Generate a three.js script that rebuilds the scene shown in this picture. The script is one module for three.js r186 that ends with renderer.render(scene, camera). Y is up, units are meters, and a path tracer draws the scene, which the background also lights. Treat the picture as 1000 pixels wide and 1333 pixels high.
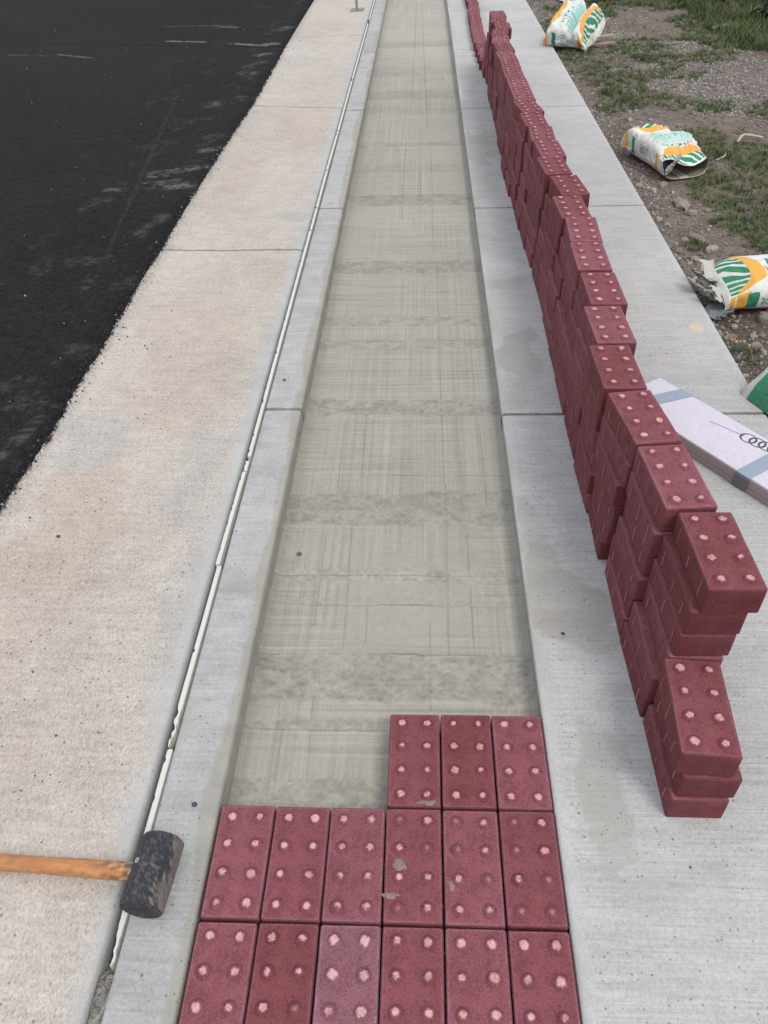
import * as THREE from 'three';
import { mergeGeometries, toCreasedNormals } from 'three/addons/utils/BufferGeometryUtils.js';

// ---------------------------------------------------------------- camera, sky, sun, exposure
const scene = new THREE.Scene();
const camera = new THREE.PerspectiveCamera(67, 768 / 1024, 0.05, 1000);
camera.position.set(0.3702, 1.3535, 0.7021);
camera.rotation.set(-0.72603, 0.06535, -0.04143, 'YXZ');
const renderer = new THREE.WebGLRenderer({ antialias: true });
renderer.setSize(768, 1024);
renderer.toneMapping = THREE.LinearToneMapping;
renderer.toneMappingExposure = 1.05;
renderer.shadowMap.enabled = true;
const SKY = { zenith: 0.98, horizon: 0.54 };
const sun = new THREE.DirectionalLight(0xfff3e4, 1.45);
sun.position.set(5, 10.5, 3.2); sun.target.position.set(0.5, 0, -2);
sun.castShadow = true; sun.shadow.radius = 40; sun.shadow.mapSize.set(2048, 2048);
Object.assign(sun.shadow.camera, { left: -8, right: 8, top: 8, bottom: -8, near: 0.5, far: 40 });
scene.add(sun, sun.target);

// ---------------------------------------------------------------- numbers, noise
function rng(seed) { let a = seed >>> 0; return () => { a = (a + 0x6d2b79f5) | 0; let t = Math.imul(a ^ (a >>> 15), 1 | a); t = (t + Math.imul(t ^ (t >>> 7), 61 | t)) ^ t; return ((t ^ (t >>> 14)) >>> 0) / 4294967296; }; }
function hash(ix, iy, s) { let n = (Math.imul(ix, 374761393) + Math.imul(iy, 668265263) + Math.imul(s, 974634541)) | 0; n = Math.imul(n ^ (n >>> 13), 1274126177); n = Math.imul(n ^ (n >>> 15), 2246822519); n ^= n >>> 16; return (n >>> 0) / 4294967296; }
function vn(x, y, s) {
  const ix = Math.floor(x), iy = Math.floor(y); let fx = x - ix, fy = y - iy;
  fx = fx * fx * (3 - 2 * fx); fy = fy * fy * (3 - 2 * fy);
  const a = hash(ix, iy, s), b = hash(ix + 1, iy, s), c = hash(ix, iy + 1, s), d = hash(ix + 1, iy + 1, s);
  return a + (b - a) * fx + (c - a) * fy + (a - b - c + d) * fx * fy;
}
function fbm(x, y, s, o = 4) { let v = 0, a = 0.5, n = 0; for (let i = 0; i < o; i++) { v += a * vn(x, y, s + i * 17); n += a; a *= 0.5; x = x * 2.03 + 3.7; y = y * 2.03 + 1.3; } return v / n; }
const clamp = (v, a = 0, b = 1) => (v < a ? a : v > b ? b : v);
const sst = (a, b, v) => { const t = clamp((v - a) / (b - a)); return t * t * (3 - 2 * t); };
const lerp = (a, b, t) => a + (b - a) * t;
function curve(tab, z) { if (z >= tab[0][0]) return tab[0][1]; for (let i = 1; i < tab.length; i++) if (z >= tab[i][0]) { const t = (z - tab[i - 1][0]) / (tab[i][0] - tab[i - 1][0]); return lerp(tab[i - 1][1], tab[i][1], t); } return tab[tab.length - 1][1]; }

// ---------------------------------------------------------------- overcast sky
{
  const w = 256, h = 128, d = new Float32Array(w * h * 4);
  for (let j = 0; j < h; j++) for (let i = 0; i < w; i++) {
    const el = ((j + 0.5) / h - 0.5) * Math.PI, az = (i + 0.5) / w * Math.PI * 2, k = (j * w + i) * 4, s = Math.sin(el);
    let L;
    if (s >= 0) { L = lerp(SKY.horizon, SKY.zenith, Math.pow(s, 0.8)); L *= 0.94 + 0.12 * fbm(Math.cos(az) * Math.cos(el) * 3 / (0.35 + s) + 9, Math.sin(az) * Math.cos(el) * 3 / (0.35 + s) + 5, 5, 4); d[k] = L * 0.965; d[k + 1] = L; d[k + 2] = L * 1.055; }
    else { L = lerp(0.4, 0.25, -s); d[k] = L; d[k + 1] = L * 0.97; d[k + 2] = L * 0.92; }
    d[k + 3] = 1;
  }
  const t = new THREE.DataTexture(d, w, h, THREE.RGBAFormat, THREE.FloatType);
  t.mapping = THREE.EquirectangularReflectionMapping; t.magFilter = t.minFilter = THREE.LinearFilter; t.wrapS = THREE.RepeatWrapping; t.needsUpdate = true;
  scene.background = t; scene.environment = t;
}

// ---------------------------------------------------------------- helpers
const names = {};
function numbered(n) { if (!(n in names)) { names[n] = 0; return n; } names[n]++; return n + '_' + String(names[n]).padStart(3, '0'); }
function tag(o, label, category, group, kind) { if (label) o.userData.label = label; if (category) o.userData.category = category; if (group) o.userData.group = group; if (kind) o.userData.kind = kind; return o; }
function shadows(m) { m.castShadow = true; m.receiveShadow = true; return m; }
function part(name, geo, mat, parent) { const m = shadows(new THREE.Mesh(geo, mat)); m.name = name; parent.add(m); return m; }
function thing(name, label, category, [x, y, z] = [0, 0, 0], group) { const g = new THREE.Group(); g.name = numbered(name); g.position.set(x, y, z); tag(g, label, category, group); scene.add(g); return g; }
function struct(name, label) { const g = new THREE.Group(); g.name = numbered(name); tag(g, label, null, null, 'structure'); scene.add(g); return g; }

const SRGB = new Uint8Array(4097);
for (let i = 0; i <= 4096; i++) { const l = i / 4096; SRGB[i] = Math.round(255 * (l <= 0.0031308 ? 12.92 * l : 1.055 * Math.pow(l, 1 / 2.4) - 0.055)); }
function textures(w, h, fn, repeat) {
  const c = new Uint8Array(w * h * 4), b = new Uint8Array(w * h * 4), o = { r: 0, g: 0, b: 0, h: 0.5, rough: 1 };
  for (let j = 0; j < h; j++) for (let i = 0; i < w; i++) {
    const k = (j * w + i) * 4; fn((i + 0.5) / w, (j + 0.5) / h, o);
    c[k] = SRGB[clamp(o.r * 4096, 0, 4096) | 0]; c[k + 1] = SRGB[clamp(o.g * 4096, 0, 4096) | 0]; c[k + 2] = SRGB[clamp(o.b * 4096, 0, 4096) | 0]; c[k + 3] = 255;
    b[k] = b[k + 1] = b[k + 2] = clamp(o.h * 255, 0, 255); b[k + 3] = 255;
  }
  return [c, b].map((data, i) => {
    const t = new THREE.DataTexture(data, w, h, THREE.RGBAFormat, THREE.UnsignedByteType);
    t.magFilter = THREE.LinearFilter; t.minFilter = THREE.LinearMipmapLinearFilter; t.generateMipmaps = true; t.anisotropy = 8;
    t.wrapS = t.wrapT = repeat ? THREE.RepeatWrapping : THREE.ClampToEdgeWrapping;
    if (!i) t.colorSpace = THREE.SRGBColorSpace; t.needsUpdate = true; return t;
  });
}
function indexed(pos, uv, idx, col) {
  const g = new THREE.BufferGeometry();
  g.setAttribute('position', new THREE.Float32BufferAttribute(pos, 3)); g.setAttribute('uv', new THREE.Float32BufferAttribute(uv, 2));
  if (col) g.setAttribute('color', new THREE.Float32BufferAttribute(col, 3));
  g.setIndex(idx); g.computeVertexNormals(); return g;
}
// a grid over x and z: xs, zs ascending lists
function grid(xs, zs, yfn, uvfn, colfn) {
  const pos = [], uv = [], idx = [], col = colfn ? [] : null, nx = xs.length;
  for (const z of zs) for (const x of xs) { pos.push(x, yfn(x, z), z); uv.push(...uvfn(x, z)); if (col) col.push(...colfn(x, z)); }
  for (let j = 0; j < zs.length - 1; j++) for (let i = 0; i < nx - 1; i++) { const a = j * nx + i, b = a + 1, c = a + nx, d = c + 1; idx.push(a, c, b, b, c, d); }
  return indexed(pos, uv, idx, col);
}
const range = (a, b, n) => Array.from({ length: n + 1 }, (_, i) => a + (b - a) * i / n);
// a concrete piece: profile points [x, y, s] (left to right over the top) swept from z0 (far, smaller) to z1, ends rounded down
function sweep(pts, z0, z1, nz, s0, s1, endShift0, endShift1, drop = 0.006) {
  const zs = [[0, 1], [0.0015, 0.7], [0.004, 0.22], [0.008, 0]];
  const rows = [];
  for (const [d, k] of zs) rows.push([z0 + d, k]);
  for (let i = 1; i < nz; i++) rows.push([lerp(z0 + 0.008, z1 - 0.008, i / nz), 0]);
  for (const [d, k] of zs.slice().reverse()) rows.push([z1 - d, k]);
  const pos = [], uv = [], idx = [], n = pts.length;
  for (const [z, k] of rows) for (const [x, y, s] of pts) {
    const f = (z - z0) / (z1 - z0), zz = z + (endShift0 ? endShift0(x) * (1 - f) : 0) + (endShift1 ? endShift1(x) * f : 0);
    pos.push(x, y > -0.02 ? y - drop * k : y, zz); uv.push((s - s0) / (s1 - s0), f);
  }
  for (let j = 0; j < rows.length - 1; j++) for (let i = 0; i < n - 1; i++) { const a = j * n + i, b = a + 1, c = a + n, d = c + 1; idx.push(a, c, b, b, c, d); }
  // closed ends
  for (const e of [0, rows.length - 1]) for (let i = 1; i < n - 1; i++) { const a = e * n; e ? idx.push(a, a + i + 1, a + i) : idx.push(a, a + i, a + i + 1); }
  return indexed(pos, uv, idx);
}
function blobs(list, x, z, wob) { let m = 0; for (const [cx, cz, rx, rz, k = 1] of list) { const d = Math.hypot((x - cx) / rx, (z - cz) / rz) + wob; if (d < 1) m = Math.max(m, k * sst(0, 0.22, 1 - d)); } return m; }
function set(o, r, g, b, h) { o.r = r; o.g = g; o.b = b; o.h = h; }
function pits(x, z, cell, chance, s) { const cx = Math.floor(x / cell), cz = Math.floor(z / cell); if (hash(cx, cz, s) > chance) return 0; const px = (cx + 0.25 + 0.5 * hash(cx, cz, s + 1)) * cell, pz = (cz + 0.25 + 0.5 * hash(cx, cz, s + 2)) * cell, r = cell * (0.08 + 0.16 * hash(cx, cz, s + 3)); return 1 - sst(r * 0.6, r * 1.25, Math.hypot(x - px, z - pz) * (0.8 + 0.4 * vn(x * 900, z * 900, s + 4))); }

// ---------------------------------------------------------------- surface recipes, functions of the real place (metres)
const SWL = 0.6125, SWR = 1.402;
const swSmears = [[0.70, -0.50, 0.115, 0.13, 0.95], [0.755, -0.40, 0.1, 0.05, 0.6], [0.66, -0.60, 0.05, 0.10, 0.9], [0.705, -0.03, 0.05, 0.15, 0.75], [0.73, -0.12, 0.06, 0.06, 0.6], [0.65, -0.78, 0.035, 0.11, 0.6], [0.70, -1.62, 0.085, 0.20, 0.85], [0.66, -1.42, 0.05, 0.15, 0.5], [0.68, -3.85, 0.14, 0.3, 0.8], [0.66, -3.3, 0.07, 0.25, 0.4], [0.70, -2.15, 0.08, 0.06, 0.4], [0.67, -5.6, 0.1, 0.6, 0.5], [0.75, 0.12, 0.16, 0.05, 0.3]];
function sidewalkAt(x, z, o) {
  const big = fbm(x * 2.2, z * 2.2, 11, 4) - 0.5, mid = fbm(x * 14, z * 22, 21, 3) - 0.5;
  const broom = vn(x * 9, z * 300, 31) * 0.55 + vn(x * 26 + 3, z * 620, 33) * 0.45 - 0.5, grain = vn(x * 640, z * 640, 41) - 0.5, g2 = vn(x * 230, z * 230, 43) - 0.5;
  const edge = 1 - sst(0.018, 0.03, x - SWL + 0.006 * (vn(3, z * 30, 45) - 0.5)), edgeR = sst(SWR - 0.03, SWR - 0.018, x), e = Math.max(edge, edgeR);
  let v = 0.465 * (1 + 0.2 * big + 0.17 * mid + (1 - e) * 0.3 * broom + 0.22 * grain + 0.16 * g2 + 0.05 * e);
  let r = v * 0.98, g = v, b = v * 1.02; const p = Math.max(0.8 * pits(x, z, 0.008, 0.07, 51), 0.9 * pits(x, z, 0.013, 0.008, 61)) * (1 - e);
  let h = 0.5 + (1 - e) * 0.42 * broom + 0.16 * grain + 0.14 * g2 - 0.5 * p + 0.3 * big;
  const tan = Math.max(0, fbm(x * 5, z * 5, 71, 3) - 0.6) * 0.8; r *= 1 + 0.14 * tan; b *= 1 - 0.2 * tan;
  const wob = (fbm(x * 16, z * 16, 81, 4) - 0.5) * 1.1;
  let m = blobs(swSmears, x, z, wob);
  m = Math.max(m, (1 - sst(0, 0.05, x - SWL)) * sst(0.42, 0.6, fbm(x * 6, z * 3, 91, 3)) * 0.7);
  const mv = 0.345 * (1 + 0.2 * mid + 0.12 * grain);
  r = lerp(r, mv, m * 0.72); g = lerp(g, mv * 0.985, m * 0.72); b = lerp(b, mv * 0.9, m * 0.72); h = lerp(h, 0.55 + 0.2 * g2, m * 0.5);
  const y = blobs([[1.333, -1.80, 0.022, 0.035, 0.9], [1.30, -1.92, 0.02, 0.02, 0.3]], x, z, (vn(x * 120, z * 120, 99) - 0.5) * 0.9); r = lerp(r, 0.66, y); g = lerp(g, 0.54, y); b = lerp(b, 0.36, y);
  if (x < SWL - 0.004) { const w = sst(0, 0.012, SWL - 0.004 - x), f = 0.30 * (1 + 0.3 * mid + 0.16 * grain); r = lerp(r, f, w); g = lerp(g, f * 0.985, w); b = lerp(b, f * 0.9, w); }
  p && (r *= 1 - 0.62 * p, g *= 1 - 0.62 * p, b *= 1 - 0.6 * p);
  set(o, r, g, b, h);
}
const CL = -0.1195, CR = -0.006;
function curbAt(x, z, o) {
  const big = fbm(x * 4, z * 2.6, 111, 4) - 0.5, mid = fbm(x * 18, z * 26, 121, 3) - 0.5, broom = vn(x * 12, z * 260, 131) - 0.5, grain = vn(x * 640, z * 640, 141) - 0.5, g2 = vn(x * 230, z * 230, 143) - 0.5;
  let v = 0.41 * (1 + 0.24 * big + 0.26 * mid + 0.16 * broom + 0.22 * grain + 0.16 * g2), r = v * 0.975, g = v, b = v * 1.015;
  const p = Math.max(0.8 * pits(x, z, 0.008, 0.05, 151), 0.9 * pits(x, z, 0.013, 0.01, 161));
  let h = 0.5 + 0.3 * broom + 0.15 * grain + 0.2 * g2 + 0.3 * mid - 0.5 * p;
  const lim = CR - 0.018 - 0.055 * (fbm(z * 5.5, 2, 171, 4) - 0.36), lim2 = sst(0.52, 0.62, fbm(z * 2.3, 8.2, 175, 3));
  let m = Math.max(sst(lim - 0.004, lim + 0.010, x) * 0.85, lim2 * sst(0.4, 0.6, fbm(x * 16, z * 9, 181, 3)) * 0.6);
  m = Math.max(m, 0.5 * sst(0.03, 0.0, x - CL) * sst(0.5, 0.65, fbm(x * 9, z * 6, 183, 3)));
  const mv = 0.335 * (1 + 0.3 * mid + 0.12 * grain + 0.1 * big);
  r = lerp(r, mv * 1.0, m); g = lerp(g, mv * 0.99, m); b = lerp(b, mv * 0.9, m);
  if (x > CR + 0.004) { const w = sst(0, 0.01, x - CR - 0.004), st = vn(x * 160, z * 7, 187) - 0.5, f = 0.31 * (1 + 0.35 * mid + 0.16 * grain + 0.22 * st); r = lerp(r, f, w); g = lerp(g, f * 0.985, w); b = lerp(b, f * 0.9, w); h += 0.25 * st; }
  r *= 1 - 0.6 * p; g *= 1 - 0.6 * p; b *= 1 - 0.6 * p;
  set(o, r, g, b, h);
}
const GL = -0.775, GR = -0.1415;
const pinkStains = [[-0.56, -0.78, 0.16, 0.3, 0.8], [-0.60, -0.45, 0.14, 0.2, 0.6], [-0.42, -1.55, 0.2, 0.5, 0.6], [-0.45, -2.1, 0.12, 0.3, 0.4], [-0.35, -4.4, 0.2, 0.6, 0.5], [-0.5, -0.1, 0.2, 0.2, 0.4], [-0.33, -0.9, 0.12, 0.2, 0.3], [-0.62, -0.62, 0.1, 0.14, 1], [-0.5, -1.9, 0.18, 0.2, 0.5], [-0.3, -2.3, 0.1, 0.2, 0.4], [-0.6, -3.3, 0.14, 0.5, 0.5]];
const greyStains = [[-0.62, -1.15, 0.12, 0.16, 0.7], [-0.27, -1.0, 0.08, 0.25, 0.6], [-0.2, -0.55, 0.05, 0.3, 0.4], [-0.25, -2.9, 0.14, 0.07, 0.7], [-0.5, -3.0, 0.2, 0.05, 0.2], [-0.63, -6.1, 0.2, 0.2, 0.4]];
function gutterAt(x, z, o) {
  const big = fbm(x * 3, z * 2, 211, 4) - 0.5, mid = fbm(x * 20, z * 20, 221, 3) - 0.5, grain = vn(x * 640, z * 640, 231) - 0.5, agg = vn(x * 410, z * 410, 233), agg2 = vn(x * 200 + 5, z * 160, 235) - 0.5, drag = vn(x * 14, z * 150, 237) - 0.5;
  let v = 0.465 * (1 + 0.22 * big + 0.16 * mid + 0.40 * grain + 0.34 * (agg - 0.5) + 0.14 * agg2 + 0.14 * drag), r = v * 1.055, g = v * 0.975, b = v * 0.90;
  const wob = (fbm(x * 9, z * 9, 241, 4) - 0.5) * 1.2, pk = blobs(pinkStains, x, z, wob), gy = blobs(greyStains, x, z, wob);
  g *= 1 - 0.125 * pk; b *= 1 - 0.14 * pk; r *= 1 - 0.05 * pk;
  r = lerp(r, v * 0.86, gy * 0.8); g = lerp(g, v * 0.875, gy * 0.8); b = lerp(b, v * 0.86, gy * 0.8);
  const lim = GR - 0.028 - 0.05 * (fbm(z * 4, 3.3, 251, 4) - 0.5) - 0.03 * (fbm(x * 20, z * 20, 253, 3) - 0.5), m = sst(lim - 0.03, lim + 0.015, x) * 0.85, tv = 0.45 * (1 + 0.2 * mid + 0.2 * grain + 0.12 * big);
  r = lerp(r, tv * 0.965, m); g = lerp(g, tv, m); b = lerp(b, tv * 1.03, m);
  const dk = sst(GR - 0.014, GR, x) * 0.35; r *= 1 - dk; g *= 1 - dk; b *= 1 - dk * 0.95;
  const p = pits(x, z, 0.011, 0.05, 261) * (1 - 0.6 * m); r *= 1 - 0.6 * p; g *= 1 - 0.6 * p; b *= 1 - 0.58 * p;
  const tz = 0.3 * (1 - sst(0, 0.05, x - GL - 0.02)) * sst(0.4, 0.6, vn(x * 200, z * 200, 265)); r *= 1 - tz; g *= 1 - tz; b *= 1 - tz;
  set(o, r, g, b, 0.5 + (1 - 0.8 * m) * (0.34 * grain + 0.34 * (agg - 0.5) + 0.2 * agg2) + 0.2 * mid - 0.4 * p);
}
// wet rough bands, screed lines and steps of the mortar: [z, half width, darkening, roughness]
const mBands = [[-8.3, 0.3, -0.1, 0.2], [-7.34, 0.3, -0.14, 0.3], [-6.62, 0.22, -0.14, 0.2], [-6.9, 0.12, 0.2, 0.2], [-5.95, 0.16, 0.16, 0.3], [-5.26, 0.14, 0.22, 0.3], [-4.9, 0.1, 0.14, 0.3], [-4.15, 0.05, 0.16, 0.6], [-3.72, 0.08, 0.13, 0.5], [-3.25, 0.09, 0.26, 0.8], [-3.05, 0.14, -0.08, 0.3], [-2.46, 0.075, 0.27, 0.9], [-1.98, 0.05, 0.14, 0.9], [-1.81, 0.045, 0.15, 0.8], [-1.40, 0.06, 0.20, 1.0], [-0.90, 0.085, 0.22, 0.7], [-0.86, 0.03, 0.1, 1.0], [-0.645, 0.03, 0.04, 1.0], [-0.56, 0.02, 0.05, 0.5], [-0.335, 0.075, 0.20, 1.0], [-0.05, 0.045, 0.16, 1.0], [-0.215, 0.02, 0.12, 0.9]];
const mSteps = [-4.38, -4.14, -1.62, -1.31, -1.125, -1.045, -0.645, -0.545, -0.398, -2.36, -3.3, -1.83, -0.2];
const mLines = [[0.142, -0.05, -0.34, 0.0012, 0.03], [0.19, -0.41, -0.84, 0.0016, 0.02], [0.197, -0.95, -1.36, 0.0016, 0.015], [0.432, -0.40, -1.0, 0.0014, -0.01], [0.434, -1.0, -2.5, 0.0013, 0.0], [0.39, -0.25, -0.5, 0.001, 0], [0.27, -3.0, -4.3, 0.0014, 0], [0.36, -2.9, -4.4, 0.0014, 0], [0.115, -0.48, -0.8, 0.001, 0], [0.13, -0.95, -1.31, 0.001, 0.01], [0.55, -0.9, -1.3, 0.001, 0], [0.49, -0.42, -0.8, 0.001, 0], [0.24, -0.43, -0.55, 0.001, 0], [0.068, -0.06, -0.24, 0.001, 0.01], [0.08, -0.06, -0.2, 0.0008, 0.01], [0.30, -5, -9, 0.003, 0], [0.40, -4.5, -9, 0.003, 0.01], [0.42, -2.6, -4.2, 0.0016, 0]];
function mortarAt(x, z, o) {
  const wz = z + 0.006 * (fbm(x * 7, z * 7, 301, 3) - 0.5), big = fbm(x * 2.4, z * 2, 303, 3) - 0.5;
  let dark = 0, rough = 0.12;
  for (const [bz, hw, dk, ro] of mBands) { const d = Math.abs(z - bz) - hw * (0.85 + 0.35 * (fbm(x * 4, bz * 31, 307, 3) - 0.5) + 0.30 * (fbm(x * 30, z * 30, 309, 2) - 0.5)); const m = 1 - sst(-0.004 - 0.012 * vn(bz * 9, z > bz ? 1 : 2, 308), 0.006, d); if (m > 0) { dark = dk > 0 ? Math.max(dark, dk * m) : dark + dk * m; rough = Math.max(rough, ro * m); } }
  const mask1 = sst(0.32, 0.6, fbm(x * 6, z * 2.2, 311, 3)), mask2 = sst(0.32, 0.6, fbm(x * 2.6, z * 6, 313, 3));
  const l1 = vn(x * 310, wz * 3.2, 321) * 0.6 + vn(x * 140, wz * 1.8, 323) * 0.4 - 0.5, l2 = vn(x * 4, wz * 340, 331) * 0.6 + vn(x * 2.5, wz * 140, 333) * 0.4 - 0.5;
  const grain = vn(x * 560, z * 560, 341) - 0.5, g2 = fbm(x * 110, z * 130, 343, 3) - 0.5, mid = fbm(x * 22, z * 26, 347, 3) - 0.5;
  const sm = 1 - clamp(rough), worm = 1 - 2 * Math.abs(fbm(x * 46, z * 60, 349, 3) - 0.5), dry = sst(0.42, 0.62, fbm(x * 30, z * 44, 350, 4));
  let h = 0.5 + sm * (0.34 * mask1 * l1 + 0.40 * mask2 * l2) + rough * (0.5 * g2 + 0.35 * mid + 0.4 * (worm - 0.75)) + 0.06 * grain + 0.10 * big;
  let v = 0.345 * (1 + 0.14 * big + 0.14 * mid * (0.5 + rough) + sm * (0.40 * mask1 * l1 + 0.52 * mask2 * l2) + 0.16 * grain + 0.12 * g2 + rough * (0.22 * g2 + 0.26 * (worm - 0.8) + 0.07 * (dry - 0.5)) - dark * (0.62 - 0.25 * dry));
  v *= 1 + 0.06 * sst(-4, -9, z);
  for (const sz of mSteps) { const d = wz - sz - 0.006 * (vn(x * 40, sz * 77, 351) - 0.5); if (d > -0.012 && d < 0.012) { const k = vn(x * 9, sz * 13, 353); const a = 1 - sst(0, 0.004 * (0.5 + k), Math.abs(d)); v *= 1 - 0.3 * a * k - (d > 0 && d < 0.006 ? -0.08 * k : 0); h += (d > 0 ? 0.25 : -0.2) * k * (1 - Math.abs(d) / 0.012); } }
  for (const [lx, z1, z0, w, sl] of mLines) if (z < z1 && z > z0) { const d = Math.abs(x - lx - sl * (z - z1) - 0.0015 * (vn(z * 30, lx * 91, 361) - 0.5)); if (d < w * 2.5) { const a = (1 - sst(w * 0.7, w * 2.4, d)) * (0.4 + 0.6 * vn(z * 16, lx * 31, 363)) * (1 - 0.5 * rough); v *= 1 - 0.24 * a; h -= 0.35 * a; } }
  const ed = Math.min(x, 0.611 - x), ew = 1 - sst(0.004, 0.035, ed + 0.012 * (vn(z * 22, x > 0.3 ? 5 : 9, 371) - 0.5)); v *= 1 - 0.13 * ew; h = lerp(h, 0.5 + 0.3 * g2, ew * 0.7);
  set(o, v * 1.005, v * 0.985, v * 0.88, h);
}

// ---------------------------------------------------------------- the wide ground
const soilTileFn = (u, v, o) => {
  const x = u, z = v; const t = (fx, s) => { // tileable value noise, 1 m period
    const X = x * fx, Z = z * fx, ix = Math.floor(X), iz = Math.floor(Z); let a = X - ix, b = Z - iz; a = a * a * (3 - 2 * a); b = b * b * (3 - 2 * b); const q = (i, j) => hash(((i % fx) + fx) % fx, ((j % fx) + fx) % fx, s);
    return lerp(lerp(q(ix, iz), q(ix + 1, iz), a), lerp(q(ix, iz + 1), q(ix + 1, iz + 1), a), b); };
  const a = t(12, 1) - 0.5, b = t(48, 2) - 0.5, c = t(140, 3) - 0.5, d = t(330, 4) - 0.5, k = 0.8 * (1 + 0.3 * a + 0.4 * b + 0.5 * c + 0.5 * d), peb = t(90, 5) > 0.80 ? 1 : 0;
  set(o, k * (1 + 0.3 * peb), k * (1 + 0.3 * peb), k * (1 + 0.32 * peb), 0.5 + 0.3 * a + 0.3 * b + 0.35 * c + 0.25 * d);
};
const [soilMap, soilBump] = textures(1024, 1024, soilTileFn, true);
const soilMat = new THREE.MeshStandardMaterial({ map: soilMap, bumpMap: soilBump, bumpScale: 0.012, roughness: 1, vertexColors: true });
const grassPatches = [[1.52, -6.15, 0.14, 0.5], [1.58, -5.75, 0.16, 0.4], [1.95, -8.1, 0.4, 0.45], [2.1, -6.3, 0.3, 0.35], [1.75, -5.3, 0.22, 0.4], [2.17, -5.85, 0.22, 0.3], [1.95, -5.45, 0.35, 0.22], [1.72, -4.85, 0.3, 0.25], [2.05, -4.7, 0.3, 0.2], [2.2, -3.65, 0.3, 0.35], [1.95, -3.95, 0.2, 0.3], [1.95, -3.2, 0.3, 0.35], [1.8, -2.8, 0.2, 0.25], [2.5, -3.6, 0.4, 0.5], [3.0, -6.9, 0.55, 1.0], [3.6, -7.8, 0.9, 1.4], [2.7, -8.4, 0.6, 0.6], [2.5, -6.0, 0.18, 0.2], [1.46, -1.66, 0.06, 0.07], [1.53, -2.56, 0.07, 0.06], [2.1, -2.45, 0.4, 0.25], [2.55, -4.6, 0.22, 0.2], [1.47, -6.9, 0.08, 0.5], [1.62, -7.4, 0.15, 0.4], [2.0, -1.6, 0.4, 0.3], [3.2, -4.5, 0.6, 0.7]];
function grassMask(x, z) { return Math.max(blobs(grassPatches, x, z, (fbm(x * 4.5, z * 4.5, 405, 4) - 0.5) * 1.3), sst(3.0, 3.8, x + 0.5 * (fbm(x, z, 407, 3) - 0.5)) * sst(0.35, 0.55, fbm(x * 2, z * 2, 409, 3)), sst(-9, -11, z) * 0.8); }
const gravelPatches = [[2.35, -5.35, 0.65, 0.75], [2.2, -6.35, 0.5, 0.3], [2.75, -4.9, 0.5, 0.6], [2.6, -5.9, 0.3, 0.5], [2.3, -4.75, 0.5, 0.35], [1.95, -6.9, 0.3, 0.2]];
function gravelMask(x, z) { return blobs(gravelPatches, x, z, (fbm(x * 3, z * 3, 415, 4) - 0.5) * 1.1); }
function soilY(x, z) { const e = sst(1.41, 1.65, x); return -0.028 + e * 0.05 * (fbm(x * 1.6, z * 1.6, 421, 3) - 0.45) + 0.016 * (fbm(x * 11, z * 11, 423, 3) - 0.5) - 0.012 * (1 - e); }
{
  const g = struct('ground', 'wide flat brown ground around the paved strip');
  const xs = [-300, -60, -20, -12.2, -12, 12, 60, 300], zs = [-400, -120, -40, -16.4, -16.2, 4, 40, 200];
  part('ground_sheet', grid(xs, zs, () => -0.14, (x, z) => [x, z], () => [0.13, 0.12, 0.075]), soilMat, g);
  const s = struct('soil', 'bare brown soil strip with gravel and patchy grass beside the sidewalk');
  const xs2 = [...range(1.396, 3.6, 110), ...range(3.65, 12, 40)], zs2 = [...range(-16, -9.1, 60), ...range(-9, 0.3, 300), ...range(0.4, 4, 24)];
  part('soil_surface', grid(xs2, zs2, soilY, (x, z) => [x + 0.13 * Math.sin(z * 1.7), z], (x, z) => {
    const gm = grassMask(x, z), gv = gravelMask(x, z), n = fbm(x * 3, z * 3, 431, 4), damp = sst(0.5, 0.66, fbm(x * 1.7, z * 1.7, 433, 3));
    let r = lerp(0.155, 0.215, n), gg = r * 0.80, b = r * 0.69; r *= 1 - 0.3 * damp; gg *= 1 - 0.33 * damp; b *= 1 - 0.34 * damp;
    r = lerp(r, 0.2, gv * 0.5); gg = lerp(gg, 0.18, gv * 0.5); b = lerp(b, 0.17, gv * 0.5);
    r = lerp(r, 0.125, gm * 0.45); gg = lerp(gg, 0.115, gm * 0.45); b = lerp(b, 0.075, gm * 0.45); return [r * 1.2, gg * 1.2, b * 1.24];
  }), soilMat, s);
}

// ---------------------------------------------------------------- sidewalk slabs (right), curb, gutter pan, mortar bed
const swProfile = [[SWL + 0.004, -0.07, SWL - 0.075], [SWL + 0.002, -0.012, SWL - 0.017], [SWL, -0.010, SWL - 0.014], [SWL + 0.001, -0.0055, SWL - 0.009], [SWL + 0.0035, -0.0022, SWL - 0.004], [SWL + 0.008, -0.0005, SWL + 0.006], [SWL + 0.014, 0, SWL + 0.014], ...range(SWL + 0.05, SWR - 0.05, 10).map((x) => [x, 0, x]), [SWR - 0.014, 0, SWR - 0.014], [SWR - 0.006, -0.001, SWR - 0.006], [SWR - 0.001, -0.005, SWR - 0.001], [SWR, -0.012, SWR + 0.006], [SWR, -0.10, SWR + 0.02]];
const swS0 = SWL - 0.08, swS1 = SWR + 0.025;
function jointDirt(joints, x, z, o, w) { for (const j of joints) { const d = Math.abs(z - j); if (d < 0.02) { const k = 0.62 * (1 - sst(w * 0.4, w * (1.1 + 0.9 * vn(x * 120, j, 461)), d)) * (0.6 + 0.4 * vn(x * 40, j, 463)); o.r *= 1 - k; o.g *= 1 - k; o.b *= 1 - k; } } }
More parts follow.
